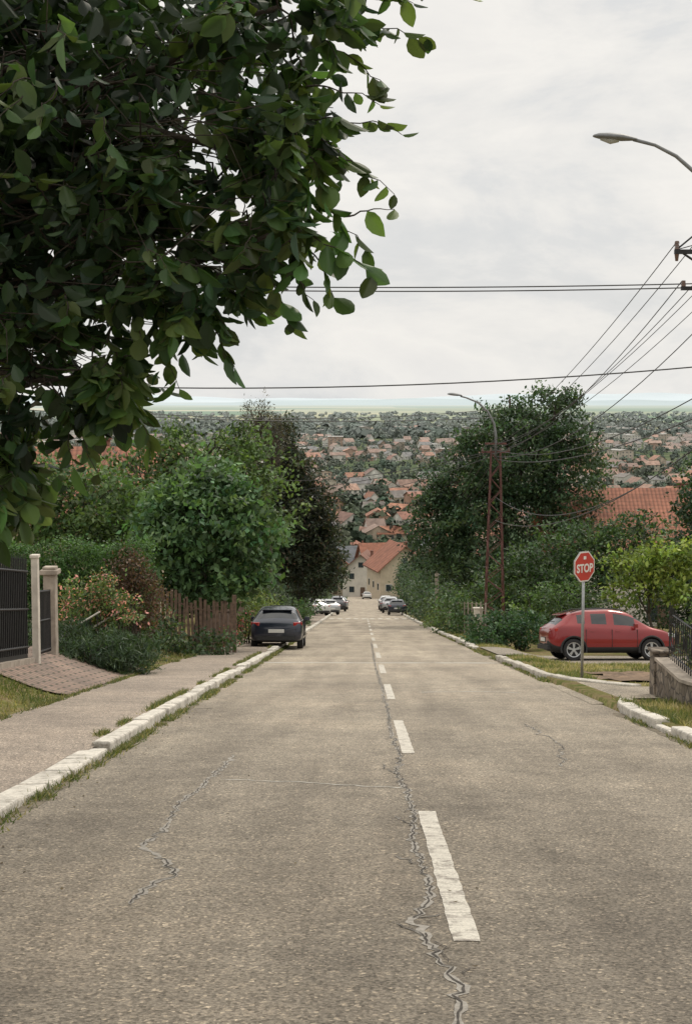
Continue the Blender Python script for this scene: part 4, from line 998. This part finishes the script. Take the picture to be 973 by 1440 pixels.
lst = [(-13, 365, 0.1), (3, 392, 0.3), (16, 372, -0.1), (-5, 425, 0.2), (9, 430, -0.2), (-16, 410, 0.0), (20, 445, 0.15), (-11, 470, 0.1), (2, 480, 0.2), (14, 500, 0.1), (-2, 530, 0), (-18, 520, 0.2), (26, 520, 0.1)]
for i, (hx, hy, r) in enumerate(lst):
    house(hx, hy, random.uniform(9, 13), random.uniform(9, 12), random.choice([3.2, 5.8, 5.8]), random.uniform(2.6, 4.0), r, random.choice([M_wall_cream, M_wall_white]), [M_tile, M_tile2, M_tile_grey, M_tile, M_tile2][i % 5], random.choice('xy'))

def hz(c, dist):  # atmospheric haze mixed into base colours by distance
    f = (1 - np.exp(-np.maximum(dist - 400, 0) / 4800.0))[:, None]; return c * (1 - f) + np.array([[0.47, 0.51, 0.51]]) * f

def town():
    pts = []
    while len(pts) < 1750:
        y = 480 + 2200 * random.random() ** 1.2; x = random.uniform(-0.33, 0.33) * y
        a = 0.35; u = x * math.cos(a) + y * math.sin(a); v = -x * math.sin(a) + y * math.cos(a)
        u = round(u / 16) * 16 + random.gauss(0, 3); v = round(v / 26) * 26 + random.gauss(0, 4.5)
        x = u * math.cos(a) - v * math.sin(a); y = u * math.sin(a) + v * math.cos(a)
        if y < 470 or (y < 560 and abs(x) < 35): continue
        if math.sin(x / 90 + 1) * math.sin(y / 150 + x / 260) > 0.45: continue
        pts.append((x, y))
    Vw, Fw, Cw, Vr, Fr, Cr = [], [], [], [], [], []
    for (x, y) in pts:
        w = random.uniform(7, 15); d = random.uniform(7, 12); h = random.choice([3.2, 3.4, 5.8, 6.2, 8.6]); rh = random.uniform(2.0, 4.0); r = 0.35 + random.choice([0, math.pi / 2]) + random.gauss(0, 0.18)
        big = random.random() < 0.06 and y > 1000
        if big: w *= 1.9; d *= 1.3; h = random.choice([9, 12, 15]); rh = 0.8
        c, s = math.cos(r), math.sin(r); z = gz(y)
        T = lambda p: (x + p[0] * c - p[1] * s, y + p[0] * s + p[1] * c, z + p[2])
        bx = [T((a * w / 2, b_ * d / 2, zz)) for zz in (-1, h) for a, b_ in ((-1, -1), (1, -1), (1, 1), (-1, 1))]
        o = len(Vw); Vw += bx + [T((-w / 2, 0, h + rh)), T((w / 2, 0, h + rh))]
        wc = random.choice([(0.50, 0.44, 0.35), (0.62, 0.58, 0.52), (0.46, 0.37, 0.28), (0.34, 0.26, 0.20), (0.68, 0.65, 0.60), (0.38, 0.23, 0.16), (0.65, 0.62, 0.57)])
        Fw += [(o, o + 1, o + 5, o + 4), (o + 1, o + 2, o + 6, o + 5), (o + 2, o + 3, o + 7, o + 6), (o + 3, o, o + 4, o + 7)]; Cw += [wc] * 4
        for (aa, bb_) in ((7, 4), (5, 6)):
            q = o + (8 if aa == 7 else 9); m_ = Vw[q]; Vw.append(m_); Fw.append((o + aa, o + bb_, q, len(Vw) - 1)); Cw.append(wc)
        for fl in range(int(h // 2.9)):
            for (ax_, sg) in ((0, -1), (0, 1), (1, -1), (1, 1)):
                for t in (-0.28, 0.0, 0.28):
                    zc = 1.0 + fl * 2.9
                    if ax_ == 0: q = [T((t * w - 0.6, sg * (d / 2 + 0.08), zc)), T((t * w + 0.6, sg * (d / 2 + 0.08), zc)), T((t * w + 0.6, sg * (d / 2 + 0.08), zc + 1.3)), T((t * w - 0.6, sg * (d / 2 + 0.08), zc + 1.3))]
                    else: q = [T((sg * (w / 2 + 0.08), t * d - 0.6, zc)), T((sg * (w / 2 + 0.08), t * d + 0.6, zc)), T((sg * (w / 2 + 0.08), t * d + 0.6, zc + 1.3)), T((sg * (w / 2 + 0.08), t * d - 0.6, zc + 1.3))]
                    oo = len(Vw); Vw += q; Fw.append((oo, oo + 1, oo + 2, oo + 3)); Cw.append((0.07, 0.07, 0.075))
        rc = np.array(random.choice([(0.32, 0.145, 0.09), (0.26, 0.12, 0.085), (0.36, 0.165, 0.10), (0.20, 0.115, 0.09), (0.30, 0.175, 0.13), (0.18, 0.155, 0.14), (0.34, 0.20, 0.145), (0.24, 0.17, 0.14), (0.15, 0.14, 0.14)]))
        if big: rc = np.array((0.36, 0.34, 0.32))
        e_ = 0.6; kz = rh / (d / 2) * e_
        for sgn in (-1, 1):
            oo = len(Vr); Vr += [T((-w / 2 - e_, 0, h + rh + 0.15)), T((w / 2 + e_, 0, h + rh + 0.15)), T((w / 2 + e_, sgn * (d / 2 + e_), h - kz + 0.15)), T((-w / 2 - e_, sgn * (d / 2 + e_), h - kz + 0.15))]
            Fr.append((oo, oo + 1, oo + 2, oo + 3)); Cr.append(tuple(rc * random.uniform(0.8, 1.15)))
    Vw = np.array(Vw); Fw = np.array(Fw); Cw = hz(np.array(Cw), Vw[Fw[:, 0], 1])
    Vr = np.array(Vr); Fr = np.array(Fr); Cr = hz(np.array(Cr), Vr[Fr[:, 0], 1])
    e = empty('distant_town')
    np_mesh('walls', Vw, Fw, M_plain_attr, Cw, e); np_mesh('roofs', Vr, Fr, M_plain_attr, Cr, e)
town()

def far_trees(name, P, R, Hh, per, col, q=0.32):
    n = len(P); base = gzv(P[:, 1]); tot = n * per
    C = np.stack([P[:, 0], P[:, 1], base + Hh * 0.55], 1)
    d = unit(tot); rr = rng.uniform(0.7, 1.05, tot)
    d[:, 2] = np.abs(d[:, 2]) * np.where(rng.random(tot) < 0.75, 1, -0.8)
    Rr = np.repeat(R, per); HH = np.repeat(Hh, per)
    lump = 1 + 0.2 * np.sin(d[:, 0] * 5 + Rr * 9) * np.sin(d[:, 2] * 6 + HH * 5)
    Pp = np.repeat(C, per, 0) + d * np.stack([Rr, Rr, HH * 0.45], 1) * (rr * lump)[:, None]
    A = unit(tot); nn = d + unit(tot) * 0.6; Bv = np.cross(A, nn); Bv /= np.linalg.norm(Bv, axis=1, keepdims=True) + 1e-9; A = np.cross(nn, Bv); A /= np.linalg.norm(A, axis=1, keepdims=True) + 1e-9
    L = Rr * q * 2 * rng.uniform(0.6, 1.3, tot)
    V, F, _ = leaf_geo(Pp - A * L[:, None] * 0.5, A, Bv, L, L * 0.8)
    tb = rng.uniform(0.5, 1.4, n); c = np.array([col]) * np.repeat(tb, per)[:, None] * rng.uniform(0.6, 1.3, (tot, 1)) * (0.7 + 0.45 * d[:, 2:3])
    c[:, 0] *= np.repeat(rng.uniform(0.8, 1.35, n), per)
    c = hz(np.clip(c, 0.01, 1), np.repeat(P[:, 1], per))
    return np_mesh(name, V, F, M_leaf_far, c)
n = 4700; y = 470 + 2900 * rng.random(n) ** 1.1; x = rng.uniform(-0.34, 0.34, n) * y
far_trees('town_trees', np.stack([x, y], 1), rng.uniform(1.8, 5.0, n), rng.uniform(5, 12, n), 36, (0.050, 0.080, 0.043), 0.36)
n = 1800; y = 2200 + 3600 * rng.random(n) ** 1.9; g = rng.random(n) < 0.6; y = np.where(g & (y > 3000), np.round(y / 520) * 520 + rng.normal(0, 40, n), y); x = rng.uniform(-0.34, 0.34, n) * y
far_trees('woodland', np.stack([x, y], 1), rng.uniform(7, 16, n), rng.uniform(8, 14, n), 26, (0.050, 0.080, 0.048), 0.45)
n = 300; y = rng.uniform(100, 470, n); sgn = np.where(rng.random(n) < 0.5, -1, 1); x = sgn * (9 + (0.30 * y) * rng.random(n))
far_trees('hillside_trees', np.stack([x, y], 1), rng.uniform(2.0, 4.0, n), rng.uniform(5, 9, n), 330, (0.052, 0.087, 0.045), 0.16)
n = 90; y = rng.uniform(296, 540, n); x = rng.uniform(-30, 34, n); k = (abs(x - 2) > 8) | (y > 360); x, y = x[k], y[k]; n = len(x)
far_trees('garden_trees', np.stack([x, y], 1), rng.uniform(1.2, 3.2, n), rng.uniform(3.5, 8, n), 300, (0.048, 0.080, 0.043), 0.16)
for (hx, hy) in [(-24, 120), (26, 130), (-20, 175), (24, 185), (33, 220), (-18, 235), (20, 240), (-26, 300), (44, 300), (30, 330), (60, 380), (40, 400), (80, 460), (-40, 350), (66, 330), (-19, 330), (-50, 440)]:
    house(hx, hy, random.uniform(9, 12), random.uniform(8, 11), 5.6, 3.0, random.gauss(0, 0.15), random.choice([M_wall_cream, M_wall_white]), random.choice([M_tile, M_tile2]), random.choice('xy'))

# distant ridges, haze painted into their colour
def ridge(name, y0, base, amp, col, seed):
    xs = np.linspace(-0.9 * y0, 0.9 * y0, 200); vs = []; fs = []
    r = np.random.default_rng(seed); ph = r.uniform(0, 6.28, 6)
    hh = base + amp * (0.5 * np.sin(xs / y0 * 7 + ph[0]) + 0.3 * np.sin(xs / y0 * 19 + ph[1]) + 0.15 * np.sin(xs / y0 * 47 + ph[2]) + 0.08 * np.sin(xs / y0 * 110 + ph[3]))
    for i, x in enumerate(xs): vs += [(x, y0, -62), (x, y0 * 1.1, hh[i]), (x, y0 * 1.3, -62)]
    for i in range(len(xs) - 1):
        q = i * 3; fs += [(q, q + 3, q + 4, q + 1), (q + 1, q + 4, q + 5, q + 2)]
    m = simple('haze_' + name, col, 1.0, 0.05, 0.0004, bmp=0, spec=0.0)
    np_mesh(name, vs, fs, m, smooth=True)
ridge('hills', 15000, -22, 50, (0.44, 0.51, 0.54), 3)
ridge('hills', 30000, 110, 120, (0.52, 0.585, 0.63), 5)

# ------------------------------------------------------------------ world + sun
world = bpy.data.worlds.new('sky'); scene.world = world; world.use_nodes = True
nt = world.node_tree; nt.nodes.clear()
out = N(nt, 'ShaderNodeOutputWorld'); bg = N(nt, 'ShaderNodeBackground'); bg.inputs['Strength'].default_value = 0.1
nt.links.new(bg.outputs[0], out.inputs[0])
sky = N(nt, 'ShaderNodeTexSky', sky_type='NISHITA'); sky.sun_disc = False
EL, AZ = math.radians(52), math.radians(35)
sky.sun_elevation = EL; sky.sun_rotation = AZ; sky.dust_density = 3.0
tc = N(nt, 'ShaderNodeTexCoord'); mp = N(nt, 'ShaderNodeMapping'); mp.inputs['Scale'].default_value = (1.0, 1.0, 2.4); mp.inputs['Location'].default_value = (0.35, 0.1, 0.25)
nt.links.new(tc.outputs['Generated'], mp.inputs['Vector'])
nz = noise(nt, mp.outputs[0], 5.5, 7, 0.60); nz.node.inputs['Distortion'].default_value = 0.25
cl = ramp(nt, nz, [(0.30, (7.0, 7.1, 7.15)), (0.42, (7.6, 7.6, 7.5)), (0.49, (8.4, 8.25, 7.95)), (0.58, (9.1, 8.85, 8.4)), (0.70, (8.5, 8.3, 8.0))])
sx = N(nt, 'ShaderNodeSeparateXYZ'); nt.links.new(tc.outputs['Generated'], sx.inputs[0])
zf = ramp(nt, sx.outputs[2], [(0.0, (0.97, 0.98, 0.99)), (0.05, (1.0, 1.0, 1.0)), (0.28, (1.0, 1.0, 1.0)), (1.0, (1.95, 1.92, 1.85))])
cl = mix(nt, cl, zf, 1.0, 'MULTIPLY')
fac = ramp(nt, nz, [(0.25, (0.84, 0.84, 0.84)), (0.45, (0.975, 0.975, 0.975))])
c = mix(nt, sky.outputs[0], cl, fac)
nt.links.new(c, bg.inputs[0])
sd = bpy.data.lights.new('sun', 'SUN'); sd.energy = 1.5; sd.angle = math.radians(11); sd.color = (1, 0.92, 0.79)
so = bpy.data.objects.new('sun', sd); COL.objects.link(so)
dirv = Vector((math.sin(AZ) * math.cos(EL), math.cos(AZ) * math.cos(EL), math.sin(EL)))
so.rotation_euler = dirv.to_track_quat('Z', 'Y').to_euler()

# ------------------------------------------------------------------ camera
cd = bpy.data.cameras.new('camera'); cam = bpy.data.objects.new('camera', cd); COL.objects.link(cam)
cd.sensor_fit = 'VERTICAL'; cd.sensor_height = 36; cd.sensor_width = 24; cd.lens = 50; cd.clip_start = 0.1; cd.clip_end = 120000
cam.location = (0, 0, 0); cam.rotation_euler = (math.radians(90 - 4.52), 0, 0.01075)
scene.camera = cam
scene.view_settings.view_transform = 'Standard'; scene.view_settings.look = 'None'; scene.view_settings.exposure = 0
